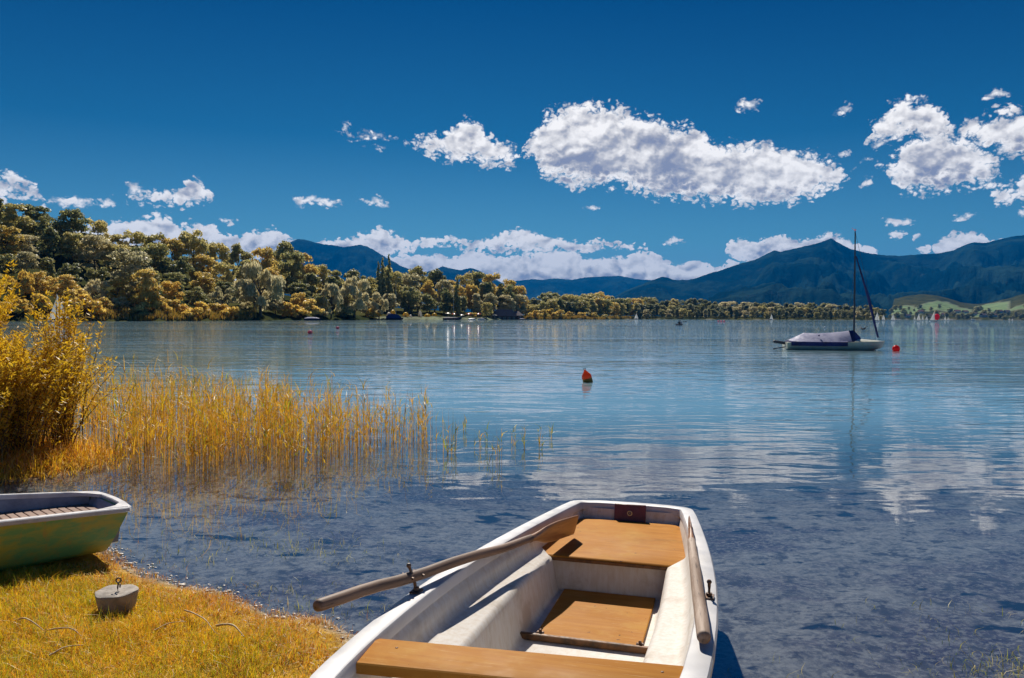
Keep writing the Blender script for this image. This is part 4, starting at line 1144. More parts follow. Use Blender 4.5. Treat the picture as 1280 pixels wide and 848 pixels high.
def trunk_mesh(kind, lobes, seed):
    mb = MB(); r = random.Random(seed)
    top = {'round': 0.7, 'tall': 0.8, 'willow': 0.5, 'conifer': 0.97, 'scrub': 0.3}[kind]
    rad = {'round': 0.018, 'tall': 0.015, 'willow': 0.03, 'conifer': 0.012, 'scrub': 0.02}[kind]
    pts = [(0.01 * math.sin(3 * t + seed), 0.01 * math.cos(4 * t), t * top - (0.03 if t == 0 else 0)) for t in (0, 0.15, 0.4, 0.7, 1)]
    mb.tube(pts, [rad * 1.4, rad, rad * 0.8, rad * 0.5, rad * 0.15], 6)
    if kind != 'conifer':
        for l in lobes[:9]:
            z0 = max(0.08, min(top * 0.85, l[2] - 0.18))
            mb.tube([(0, 0, z0), (l[0] * 0.5, l[1] * 0.5, (z0 + l[2]) / 2 - 0.01), (l[0], l[1], l[2])], [rad * 0.5, rad * 0.33, rad * 0.1], 5, caps=False)
    o = mb.build('trunk', BARK, None, 80); me = o.data; bpy.data.objects.remove(o)
    return me

PROTO = {}
def proto(kind, col, k, n=5600):
    key = (kind, col, k)
    if key not in PROTO:
        seed = (sum(map(ord, kind + col)) * 7 + k * 31) % 9973
        cm, lb = crown_mesh('crown', kind, M['leaf_' + col], seed, n)
        PROTO[key] = (cm, trunk_mesh(kind, lb, seed))
    return PROTO[key]

def plant_tree(name, kind, col, k, x, y, H, label, group, cat='tree', wide=1.0, n=5600):
    cm, tm = proto(kind, col, k, n)
    z = float(ground_h(x, y)) - 0.2
    root = empty(name, (x, y, max(z, -0.3)), random.uniform(0, 6.28), label, cat, group)
    root.scale = (H * wide, H * wide, H)
    c = bpy.data.objects.new('crown', cm); COL.objects.link(c); c.parent = root
    t = bpy.data.objects.new('trunk', tm); COL.objects.link(t); t.parent = root
    return root

ORD = ['first', 'second', 'third', 'fourth', 'fifth', 'sixth', 'seventh', 'eighth', 'ninth', 'tenth', 'eleventh', 'twelfth', 'thirteenth', 'fourteenth', 'fifteenth', 'sixteenth', 'seventeenth', 'eighteenth', 'nineteenth', 'twentieth']
TENS = ['twenty', 'thirty', 'forty', 'fifty', 'sixty', 'seventy', 'eighty', 'ninety']
def ordinal(k):
    if k < 19: return ORD[k]
    n = k + 1
    return TENS[n // 10 - 2][:-1] + 'ieth' if n % 10 == 0 else TENS[n // 10 - 2] + ' ' + ORD[n % 10 - 1]
TOP = [(-80, 240), (0, 247), (18, 252), (30, 262), (42, 254), (62, 262), (80, 272), (95, 262), (110, 262), (128, 280), (150, 285), (165, 292), (182, 287), (205, 288), (225, 296), (240, 283), (258, 284), (272, 300), (285, 307), (300, 303), (318, 304), (330, 300), (352, 301), (365, 304), (378, 311), (388, 328), (402, 326), (420, 335), (440, 338), (460, 336), (480, 334), (500, 337), (520, 334), (545, 338), (565, 345), (580, 336), (600, 335), (612, 341), (625, 344), (640, 349), (652, 356), (664, 370)]
LOOK = {'olive': 'olive green', 'gold': 'yellowish', 'dark': 'dark green', 'grey': 'pale grey green', 'orange': 'orange', 'far': 'dull green'}
SHAPE = {'round': 'round tree', 'tall': 'tall tree', 'willow': 'weeping willow', 'conifer': 'pointed conifer', 'scrub': 'low bush'}
rt = random.Random(5)
def wood_left():
    rows = [('on the wooded crest', 95, 0.0, 25, ['olive', 'dark', 'gold', 'olive', 'dark', 'gold'], 0),
            ('high on the wooded slope', 68, 0.22, 28, ['gold', 'olive', 'dark', 'dark', 'gold', 'grey'], 12),
            ('halfway down the wooded slope', 42, 0.46, 30, ['dark', 'gold', 'grey', 'olive', 'dark', 'dark'], 5),
            ('in the wood by the water', 18, 0.64, 34, ['grey', 'gold', 'olive', 'orange', 'dark', 'grey'], 16)]
    for phrase, back, frac, step, cols, off in rows:
        px, i = -30 + off, 0
        while px < 652:
            st = step * (1.0 if px < 380 else 0.74) * rt.uniform(0.75, 1.2)
            top = float(np.interp(px, [p[0] for p in TOP], [p[1] for p in TOP]))
            beach = 478 < px < 655
            f = frac * (0.85 if beach else 1)
            if beach and frac > 0.6: px += st; continue          # open beach and lawn in front here
            d = shore_dist(px) + back * rt.uniform(0.85, 1.1) * (1 if px < 560 else max(0.45, (700 - px) / 140))
            base = 398
            ytop = top + f * (base - top) + (rt.uniform(-2, 6) if frac == 0 else rt.uniform(-10, 10))
            x, y = bearing(px, d)
            zt = CAM_H + (horizon(px) - ytop) / F * y
            H = zt - float(ground_h(x, y))
            H = max(8, H)
            kind = rt.choice(['round', 'round', 'round', 'tall'] if frac < 0.6 else ['round', 'willow', 'round'])
            col = rt.choice(cols)
            wide = min(1.25, max(0.8, 17.0 / H)) if kind != 'tall' else 1.1
            plant_tree('willow_tree' if kind == 'willow' else 'broadleaf_tree', kind, col, rt.randrange(3), x, y, H,
                       '%s %s, %s from left %s' % (LOOK[col], SHAPE[kind], ordinal(i), phrase), 'trees ' + phrase, wide=wide)
            i += 1; px += st
wood_left()
def at_shore(px, back, ytop):
    d = shore_dist(px) + back
    x, y = bearing(px, d)
    return x, y, CAM_H + (horizon(px) - ytop) / F * y - float(ground_h(x, y))
# single trees that stand out
for px, back, yt, kind, col, k, w, nm, lb in (
        (326, 6, 331, 'willow', 'grey', 0, 1.0, 'willow_tree', 'big pale weeping willow with a dark hollow centre on the wooded shore'),
        (443, 8, 347, 'willow', 'grey', 1, 1.05, 'willow_tree', 'round grey willow behind the gap between the two moored navy boats'),
        (414, 9, 356, 'willow', 'grey', 2, 0.8, 'willow_tree', 'smaller grey willow standing over the covered boat'),
        (474, 5, 367, 'willow', 'grey', 0, 0.8, 'willow_tree', 'small grey willow beside the navy sailing boat'),
        (163, 22, 312, 'round', 'grey', 1, 1.1, 'broadleaf_tree', 'large grey green tree bulging out of the hillside wood'),
        (180, 10, 336, 'round', 'gold', 2, 1.0, 'broadleaf_tree', 'golden leaning tree low on the shore below the grey green one'),
        (608, 4, 377, 'round', 'olive', 0, 1.1, 'broadleaf_tree', 'small ball shaped tree on the lawn next to the boathouse'),
        (571, 25, 344, 'conifer', 'dark', 0, 1.2, 'conifer_tree', 'thin dark conifer rising above the beach trees'),
        (473, 60, 326, 'conifer', 'dark', 1, 1.0, 'conifer_tree', 'dark spruce on the ridge, lower one of the trio'),
        (478, 60, 322, 'conifer', 'dark', 2, 1.0, 'conifer_tree', 'dark spruce on the ridge, middle one of the trio'),
        (486, 60, 318, 'conifer', 'dark', 0, 1.0, 'conifer_tree', 'dark spruce on the ridge, tallest of the trio')):
    x, y, H = at_shore(px, back, yt)
    plant_tree(nm, kind, col, k, x, y, H, lb, None, wide=w * (0.6 if kind == 'conifer' else 1), n=5600)
# bushes along the water
SCR = [(20, 366, 'orange'), (45, 360, 'orange'), (88, 352, 'gold'), (104, 357, 'orange'), (128, 368, 'gold'), (150, 366, 'grey'), (172, 374, 'olive'), (196, 364, 'orange'), (214, 368, 'gold'), (232, 372, 'orange'), (248, 371, 'orange'), (266, 374, 'gold'), (282, 373, 'orange'), (296, 378, 'orange'), (357, 374, 'orange'), (371, 375, 'orange'), (386, 370, 'gold'), (400, 380, 'grey'), (430, 378, 'olive'), (467, 381, 'orange'), (591, 388, 'gold'),
       (668, 386, 'gold'), (678, 385, 'gold'), (688, 384, 'orange'), (698, 385, 'gold'), (712, 388, 'gold'), (728, 388, 'gold'), (742, 389, 'gold'), (756, 391, 'olive')]
for i, (px, yt, col) in enumerate(SCR):
    x, y, H = at_shore(px, 5 + (i % 3) * 3, yt)
    plant_tree('shore_bush', 'scrub', col, i % 3, x, y, H, '%s bush, %s from left along the far waterline' % (LOOK[col], ordinal(i)), 'bushes along the far waterline', 'bush', wide=1.0, n=2200)
# marsh grass fringe
for (a, b, h) in ((80, 320, 2.6), (655, 790, 2.8)):
    pts = rng.uniform(a, b, 5000); d = np.array([shore_dist(p) for p in pts]) + rng.uniform(-2, 12, 5000)
    x = d * np.sin(np.arctan((pts - 640) / F)); y = d * np.cos(np.arctan((pts - 640) / F))
    v = blades(x, y, np.maximum(ground_h(x, y), 0) - 0.1, rng.uniform(0.4, 1.0, 5000) * h, np.full(5000, 0.45), rng.uniform(0, .5, 5000), rng.uniform(0, 6.28, 5000), pal(5000, [(0.40, 0.22, 0.03), (0.34, 0.23, 0.03), (0.28, 0.20, 0.04)]))
    tag(mesh_obj('marsh_grass', *v[:2], M['reed_attr'], None, None, v[2]), kind='stuff')
# the flat wooded shore farther off
TOP2 = [(650, 372), (665, 374), (680, 368), (695, 362), (705, 366), (722, 370), (735, 367), (752, 366), (765, 371), (790, 374), (808, 372), (830, 375), (860, 375), (900, 376), (950, 378), (1000, 379), (1050, 381), (1085, 381), (1100, 386), (1110, 391)]
for phrase, back, frac, step, off in (('at the back of the flat shore wood', 90, 0.0, 8.5, 0), ('inside the flat shore wood', 50, 0.25, 9.5, 4), ('at the water of the flat shore wood', 14, 0.5, 9.0, 7)):
    px, i = 656 + off, 0
    while px < 1103:
        top = float(np.interp(px, [p[0] for p in TOP2], [p[1] for p in TOP2]))
        yt = top + frac * (397.5 - top) + rt.uniform(-1.5, 2.2)
        if px < 790 and frac > 0.3: px += step; continue
        x, y, H = at_shore(px, back * rt.uniform(0.8, 1.2), yt)
        col = rt.choice(['far', 'far', 'dark', 'olive', 'far', 'grey'] if px > 800 else ['olive', 'far', 'gold', 'dark'])
        plant_tree('shore_tree', rt.choice(['round', 'round', 'round', 'tall']), col, rt.randrange(3), x, y, max(H, 6), '%s tree, %s from left %s' % (LOOK[col], ordinal(i), phrase), 'trees ' + phrase, wide=1.25)
        i += 1; px += step * rt.uniform(0.75, 1.25)
# village shore
for i, px in enumerate(sorted(1112 + 190 * ((k * 0.618) % 1) for k in range(56))):
    back = rt.choice([8, 25, 60, 120, 220, 330, 480])
    x, y = bearing(px, shore_dist(1300) + back * rt.uniform(0.8, 1.2))
    plant_tree('village_tree', 'round', rt.choice(['far', 'dark', 'far']), rt.randrange(3), x, y, rt.uniform(9, 19), 'small dark tree, %s from left among the village houses under the mountain' % ordinal(i), 'trees round the lakeside village', wide=1.3)

# ------------------------------------------------------------------ houses
M['render_w'] = material('white_render', (0.72, 0.70, 0.66), 0.8, weathered((0.74, 0.72, 0.68), (0.62, 0.60, 0.56), 2))
M['roof_red'] = material('tiled_roof', (0.30, 0.14, 0.10), 0.8, weathered((0.32, 0.15, 0.11), (0.22, 0.11, 0.09), 2))
M['roof_dark'] = material('shingle_roof', (0.12, 0.08, 0.09), 0.8, weathered((0.20, 0.13, 0.14), (0.12, 0.08, 0.09), 3))
M['timber'] = material('dark_timber', (0.08, 0.05, 0.045), 0.8, weathered((0.10, 0.06, 0.05), (0.05, 0.035, 0.035), 3))
M['glass'] = material('window_glass', (0.03, 0.04, 0.05), 0.1)
def gable(L, B, hw_, hr, ov=0.5, hip=0.0):
    m = MB(); x, y = L / 2 + ov, B / 2 + ov; z = hw_ - 0.15
    hx = x - hip
    top = [(-x, -y, z), (x, -y, z), (x, y, z), (-x, y, z), (-hx, 0, hr), (hx, 0, hr)]
    th = [(a, b, c - 0.22) for a, b, c in top]
    return m.add(top + th, [(0, 1, 5, 4), (2, 3, 4, 5), (1, 2, 5), (3, 0, 4), (7, 6, 10, 11), (9, 8, 11, 10), (8, 7, 11), (6, 9, 10), (0, 6, 7, 1), (1, 7, 8, 2), (2, 8, 9, 3), (3, 9, 6, 0)])
def house(px, back, L, B, hw_, hr, rot, wall, roof, label, group, name='house', nwin=4, hip=0.0):
    x, y = bearing(px, shore_dist(px) + back)
    r = empty(name, (x, y, float(ground_h(x, y)) - 0.3), rot, label, 'house' if name != 'boathouse' else 'boathouse', group)
    MB().loft([[Vector((-L / 2, -B / 2, 0)), Vector((L / 2, -B / 2, 0)), Vector((L / 2, B / 2, 0)), Vector((-L / 2, B / 2, 0))], [Vector((-L / 2, -B / 2, hw_)), Vector((L / 2, -B / 2, hw_)), Vector((L / 2, B / 2, hw_)), Vector((-L / 2, B / 2, hw_))]]).build('wall', wall, r)
    gable(L, B, hw_, hr, hip=hip).build('roof', roof, r)
    for i in range(nwin):
        for j in range(1 if hw_ < 4 else 2):
            w = MB().box(((i + 0.5) / nwin * L - L / 2, -B / 2 - 0.02, 1.6 + 2.7 * j), (1.1, 0.10, 1.3)).build('window', M['render_w'] if wall != M['render_w'] else M['timber'], r)
            MB().box(((i + 0.5) / nwin * L - L / 2, -B / 2 - 0.08, 1.6 + 2.7 * j), (0.9, 0.04, 1.1)).build('pane', M['glass'], w)
    MB().box((0.15 * L, -B / 2 - 0.03, 1.05), (0.95, 0.10, 2.1)).build('door', M['timber'] if wall == M['render_w'] else M['roof_red'], r)
    return r
house(630, 3, 15, 8, 3.2, 7.2, 0.08, M['timber'], M['roof_dark'], 'dark timber boathouse with a wide purple brown hipped roof on the beach', None, 'boathouse', 5, hip=3.0)
bh = house(646, 0, 8, 7, 2.8, 5.6, 0.0, M['timber'], M['roof_dark'], 'small dark annex with a low hipped roof beside the boathouse', None, 'boathouse', 2, hip=3.4)
for i, (px, back, L, roof, lb) in enumerate(((1230, 60, 26, 0, 'largest white farmhouse with a broad roof on the lakeside below the meadow'), (1196, 330, 16, 1, 'house with a red roof above the strip meadow'), (1206, 340, 18, 1, 'long red roofed house next below the triangular meadow'), (1248, 300, 20, 1, 'red roofed house at the far end of the strip meadow'), (1258, 310, 14, 0, 'small white house between the two pale meadows'), (1216, 200, 14, 0, 'pale cottage just above the big white farmhouse'), (1180, 120, 13, 1, 'little house behind the red spinnaker'), (1162, 90, 14, 0, 'little white house behind the cluster of white sails'), (1134, 60, 12, 0, 'lone white house near the end of the flat wood'), (1272, 130, 15, 1, 'red roofed house nearest the picture edge by the shore'), (1242, 110, 12, 1, 'small red roofed shed uphill of the farmhouse'), (1150, 250, 13, 1, 'tiny house under the sloping meadow'))):
    house(px, back, L, 10, 5.6, 9.5, rt.uniform(-0.5, 0.5), M['render_w'], M['roof_red'] if roof else M['roof_dark'], lb, 'houses of the lakeside village', nwin=3)

# ------------------------------------------------------------------ boats
def fabric(name, col, tr=0.5):
    m = bpy.data.materials.new(name); m.use_nodes = True; t = NT(m.node_tree); t.n.clear()
    c = t.mix(t.noise(objc(t), 1.5, 5), tuple(q * 0.88 for q in col), col)
    a = t.new('ShaderNodeBsdfDiffuse'); b = t.new('ShaderNodeBsdfTranslucent'); t.put(a.inputs[0], c); t.put(b.inputs[0], c)
    k = t.new('ShaderNodeMixShader'); k.inputs[0].default_value = tr; t.l.new(a.outputs[0], k.inputs[1]); t.l.new(b.outputs[0], k.inputs[2])
    g = t.new('ShaderNodeBsdfGlossy'); g.inputs['Roughness'].default_value = 0.3
    k2 = t.new('ShaderNodeMixShader'); k2.inputs[0].default_value = 0.04; t.l.new(k.outputs[0], k2.inputs[1]); t.l.new(g.outputs[0], k2.inputs[2])
    o = t.new('ShaderNodeOutputMaterial'); t.l.new(k2.outputs[0], o.inputs[0]); return m
M['sail'] = fabric('white_sail', (0.88, 0.88, 0.86))
M['sail_red'] = fabric('red_spinnaker', (0.9, 0.03, 0.09))
M['navy'] = material('navy_cover', (0.02, 0.03, 0.14), 0.7, weathered((0.025, 0.035, 0.18), (0.012, 0.018, 0.09), 2))
M['navy_hull'] = material('navy_hull', (0.015, 0.02, 0.06), 0.7, spec=0.1)
M['cream'] = material('cream_hull', (0.6, 0.6, 0.5), 0.4, weathered((0.66, 0.66, 0.58), (0.55, 0.55, 0.42), 1.5))
M['mast'] = material('dark_mast', (0.05, 0.05, 0.07), 0.5)
M['cover'] = material('grey_boat_cover', (0.4, 0.4, 0.45), 0.75, weathered((0.33, 0.33, 0.46), (0.17, 0.18, 0.32), 1.6, bump=0.02, bscale=8))
M['skin'] = material('skin', (0.5, 0.3, 0.2), 0.6)
M['cloth'] = material('dark_clothes', (0.02, 0.02, 0.03), 0.8)
M['red'] = fabric('red_buoy', (0.95, 0.025, 0.015), 0.5)
M['buoy'] = fabric('orange_buoy', (0.95, 0.20, 0.03), 0.5)
M['algae'] = material('algae_buoy', (0.45, 0.22, 0.03), 0.7, weathered((0.50, 0.25, 0.03), (0.25, 0.14, 0.03), 12))
M['white'] = material('white_plastic', (0.8, 0.8, 0.8), 0.5)
M['pink'] = fabric('pink_white_buoy', (0.9, 0.45, 0.52), 0.5)

def hull_mb(L, B, H, draft=0.15, fine=1.0):
    """small yacht hull: bow at +x"""
    rings = []
    for s in (0, 0.08, 0.2, 0.35, 0.5, 0.65, 0.78, 0.88, 0.95, 1.0):
        w = B / 2 * (0.72 + 0.28 * math.sin(math.pi * min(1, s / 0.45) / 2)) * (1 if s < 0.45 else max(0.02, math.cos(math.pi / 2 * ((s - 0.45) / 0.55) ** 1.5)))
        z = H * (0.92 + 0.22 * s * s); k = -draft + (draft + 0.25 * H) * max(0, (s - 0.82) / 0.18)
        x = (s - 0.5) * L - 0.0
        a = [(x + (0.10 * L * (0 if s < 0.9 else (s - 0.9) / 0.1) * (1 - 1)), w * u, k + (z - k) * b) for u, b in ((1, 1), (0.98, 0.7), (0.9, 0.4), (0.62, 0.12), (0, 0))]
        sh = 0.035 * L * max(0, (s - 0.8) / 0.2)
        a = [(p[0] - sh * (1 - (p[2] - k) / (z - k + 1e-6)), p[1], p[2]) for p in a]
        a += [(p[0], -p[1], p[2]) for p in reversed(a[:-1])]
        rings.append([Vector(p) for p in a])
    return MB().loft(rings, closed=True, caps=True)

# the moored yacht
Y0 = unproj(1043, 437.5, 0)
yr = empty('sailing_boat', (Y0.x, Y0.y, 0), R(-7), 'cream sailing boat moored alone under a bluish grey boom tent with bare dark mast', 'sailing boat')
YL = 5.5
hull_mb(YL, 1.9, 0.46, 0.12).build('hull', M['cream'], yr, 40)
MB().loft([[Vector((x, y * w, z)) for y, z in ((-1.02, 0.24), (-1.02, 0.475), (-0.85, 0.52))] + [Vector((x, y * w, z)) for y, z in ((0.85, 0.52), (1.02, 0.475), (1.02, 0.24))] for x, w in ((-2.55, 0.76), (-1.8, 0.90), (-0.9, 0.985), (0.45, 0.96))]).build('side_curtain', M['navy'], yr, 30)
yr.scale = (0.95, 0.95, 0.95)
# boom tent
rings = []
for x, w, z in ((-2.55, 0.70, 0.54), (-2.2, 0.80, 0.72), (-1.7, 0.86, 0.96), (-1.0, 0.92, 0.93), (-0.2, 0.94, 0.98), (0.35, 0.88, 1.04), (0.75, 0.72, 1.10)):
    rings.append([Vector((x, -w, 0.49)), Vector((x, -w * 0.62, 0.49 + (z - 0.49) * 0.50 - 0.03)), Vector((x, -w * 0.2, 0.49 + (z - 0.49) * 0.88)), Vector((x, 0, z)), Vector((x, w * 0.2, 0.49 + (z - 0.49) * 0.88)), Vector((x, w * 0.62, 0.49 + (z - 0.49) * 0.50 - 0.03)), Vector((x, w, 0.49))])
MB().loft(rings).build('boom_tent', M['cover'], yr, 25)
MB().loft([[Vector((0.76, -0.72, 0.49)), Vector((0.76, 0, 1.11)), Vector((0.76, 0.72, 0.49))], [Vector((1.0, -0.6, 0.50)), Vector((1.05, 0, 1.12)), Vector((1.0, 0.6, 0.50))], [Vector((1.35, -0.25, 0.51)), Vector((1.42, 0, 0.72)), Vector((1.35, 0.25, 0.51))]]).build('tent_front', M['navy'], yr, 25)
MB().loft([[Vector((x, y * w, 0.50 + h * (1 - y * y))) for y in (-1, -0.5, 0, 0.5, 1)] for x, w, h in ((0.9, 0.72, 0.16), (1.4, 0.62, 0.14), (2.0, 0.40, 0.08), (2.5, 0.12, 0.04))], closed=False, caps=False).build('foredeck', M['cream'], yr, 60)
MB().tube([(1.06, 0, 0.5), (1.05, 0, 3.5), (1.03, 0, 6.75)], [0.055, 0.05, 0.035], 8).build('mast', M['mast'], yr)
MB().tube([(1.10, 0, 5.35), (1.8, 0, 3.0), (2.36, 0, 0.72)], [0.03, 0.075, 0.05], 8).build('furled_jib', M['navy'], yr)
MB().tube([(1.06, 0, 6.6), (2.45, 0, 0.55)], 0.008, 4).build('forestay', M['mast'], yr)
for s_ in (-1, 1): MB().tube([(1.05, 0, 4.9), (0.8, s_ * 0.85, 0.5)], 0.007, 4).build('shroud', M['mast'], yr)
MB().tube([(1.03, 0, 6.75), (0.85, 0, 6.95)], 0.012, 5).ball((1.03, 0, 6.83), 0.05, 8, 6).build('wind_vane', M['pink'], yr)
o = MB().rbox((-3.0, 0, 0.40), (0.80, 0.14, 0.17), 0.03, Matrix.Rotation(R(8), 3, 'Y')).build('rudder', M['mast'], yr)
MB().tube([(-3.4, 0.05, 0.02), (-2.6, 0.05, 0.16)], 0.035, 6).build('tiller_arm', M['mast'], yr)
MB().ball((-2.62, -0.2, 0.14), 0.10, 10, 8).build('fender', M['white'], yr)
MB().ball((-1.0, -0.55, 0.82), 0.05, 8, 6).build('cover_knot', M['navy'], yr)

def small_boat(px, py, L, rot, hullm, coverm, mast, label, group, name='moored_boat', cat='boat', H=0.6, cover=0.6):
    p = unproj(px, py, 0); d = p.length
    if d > 420 or p.y < 0: x, y = bearing(px, shore_dist(px) - 16); p = Vector((x, y, 0))
    r = empty(name, (p.x, p.y, 0), rot, label, cat, group)
    k = L / 5.5
    hull_mb(L, L * 0.34, H * k, 0.2).build('hull', hullm, r, 40)
    if cover:
        rings = [[Vector((x * L, -w * L, H * k * 0.93)), Vector((x * L, -w * 0.5 * L, H * k + c * k * 0.7)), Vector((x * L, 0, H * k + c * k)), Vector((x * L, w * 0.5 * L, H * k + c * k * 0.7)), Vector((x * L, w * L, H * k * 0.93))] for x, w, c in ((-0.46, 0.11, cover * 0.4), (-0.3, 0.14, cover), (0.0, 0.15, cover), (0.22, 0.12, cover * 0.8), (0.38, 0.05, cover * 0.25))]
        MB().loft(rings).build('cover', coverm, r, 40)
    if mast: MB().tube([(0.08 * L, 0, H * k), (0.08 * L, 0, mast)], [0.07, 0.045], 6).build('mast', M['white'], r)
    return r
small_boat(391, 398.6, 6.6, R(4), M['navy_hull'], M['cover'], 0, 'low covered boat with navy hull moored before the willows', 'boats moored off the wooded shore', cover=0.5)
small_boat(493, 399.3, 8.6, R(6), M['navy_hull'], M['navy'], 19, 'navy covered sailing boat with a tall pale mast moored off the tents', 'boats moored off the wooded shore', cover=1.3)
small_boat(565, 399.2, 10, R(2), M['navy_hull'], M['navy_hull'], 17, 'long dark boat with a mast moored off the middle of the beach', 'boats moored off the wooded shore', cover=0.2)
small_boat(590, 398.8, 4.5, R(10), M['white'], M['white'], 0, 'small white motor boat next to the long dark boat', 'boats moored off the wooded shore', cover=0.4)
small_boat(601, 398.5, 4.5, R(170), M['white'], M['navy'], 0, 'white boat with a dark top drawn near the ball shaped tree', 'boats moored off the wooded shore', cover=0.6)
small_boat(653, 398.6, 4.2, R(10), M['navy_hull'], M['cover'], 0, 'small dark boat in front of the boathouse annex', 'boats moored off the wooded shore', cover=0.5)
small_boat(661, 398.8, 5.2, R(0), M['navy_hull'], M['navy_hull'], 0, 'low dark rowing boat just past the boathouse', 'boats moored off the wooded shore', cover=0)
small_boat(725, 399.2, 4.8, R(0), M['navy_hull'], M['navy_hull'], 0, 'dark fishing boat off the yellow marsh', 'boats moored off the wooded shore', cover=0.3)

def sailboat(px, d, h, label, rot=0.3, red=False, grp='white sailing boats out on the lake'):
    x, y = bearing(px, d)
    r = empty('sailing_dinghy', (x, y, 0), rot, label, 'sailing boat', grp)
    k = h / 7.0
    hull_mb(5.0 * k, 1.7 * k, 0.45 * k, 0.15).build('hull', M['white'], r, 40)
    MB().tube([(0.5 * k, 0, 0.4 * k), (0.5 * k, 0, h)], [0.06 * k, 0.04 * k], 6).build('mast', M['mast'], r)
    def sail(nm, a, b, c, belly, mat):
        vs = []; n = 6
        for i in range(n + 1):
            t = i / n; p = Vector(a).lerp(Vector(c), t); q = Vector(b).lerp(Vector(c), t)
            for j in range(n + 1):
                u = j / n; v = p.lerp(q, u); v.y += belly * math.sin(math.pi * u) * math.sin(math.pi * min(1, t * 0.9 + 0.1)) ; vs.append(v)
        m = n + 1
        fs = [(i * m + j, i * m + j + 1, (i + 1) * m + j + 1, (i + 1) * m + j) for i in range(n) for j in range(n)]
        back = [Vector((v.x, v.y + 0.03 * k, v.z)) for v in vs]
        o = len(vs)
        return MB().add(vs + back, fs + [tuple(o + q for q in reversed(f)) for f in fs]).build(nm, mat, r, 80)
    sail('mainsail', (0.42 * k, 0, 0.9 * k), (-2.2 * k, 0.3 * k, 0.9 * k), (0.45 * k, 0, h * 0.98), 0.35 * k, M['sail'])
    if red:
        m = MB().ball((2.0 * k, 0.6 * k, 3.0 * k), 1.8 * k, 16, 12, (0.9, 0.7, 1.15)); m.build('spinnaker', M['sail_red'], r, 80)
    else:
        sail('jib', (2.4 * k, 0, 0.6 * k), (0.75 * k, 0.2 * k, 0.9 * k), (0.55 * k, 0, h * 0.82), 0.25 * k, M['sail'])
    return r
sailboat(74, 205, 6.6, 'white two sailed dinghy half hidden behind the yellow willow shoots', R(200), grp=None)
for px, hp, lb, rt_ in ((795, 8, 'pair of white sails alone in front of the flat wooded shore', 0.3), (785, 4, 'tiny sailing boat just beside the lone pair of white sails', 2.0), (949, 4, 'faint grey sail hugging the dark flat wood', 1.0), (964, 7, 'bigger of the two close sails before the dark flat wood', 0.4), (969, 6, 'smaller of the two close sails before the dark flat wood', 0.2), (981, 4, 'short lone sail a little beyond the close pair', 0.6), (1096, 11, 'tallest white sail, seen just beyond the furled jib of the moored boat', 0.4), (1104, 7, 'white sail second beyond the furled jib of the moored boat', 0.3), (1116, 8, 'white sail at the tip of the flat wood', 0.2), (1143, 5, 'low sail at the near end of the cluster by the village', 0.5), (1148, 9, 'highest sail in the cluster by the village', 0.4), (1153, 6, 'middle sail of the cluster by the village', 0.6), (1158, 5, 'last sail of the cluster beside the red spinnaker', 0.2), (1181, 5, 'white sail just past the red spinnaker', 0.4), (1185, 4, 'tiniest sail just past the red spinnaker', 0.2), (1261, 3, 'tiny sail under the far meadow', 0.5), (1265, 3, 'other tiny sail under the far meadow', 0.3)):
    sailboat(px, 6.6 / hp * F if hp > 5 else 1150, 6.6 if hp > 5 else hp * 1150 / F, lb, rt_)
sailboat(1167, 620, 7.5, 'white sail flying a round red spinnaker near the village', -0.2, red=True, grp=None)
x_, y_ = bearing(1216, 1400)
mbt = empty('motor_boat', (x_, y_, 0), 0.1, 'white motor boat speeding along the village shore', 'motor boat')
hull_mb(9, 2.8, 1.0, 0.3).build('hull', M['white'], mbt, 40); MB().rbox((-0.8, 0, 1.5), (3.2, 1.8, 1.2), 0.2).build('cabin', M['white'], mbt)

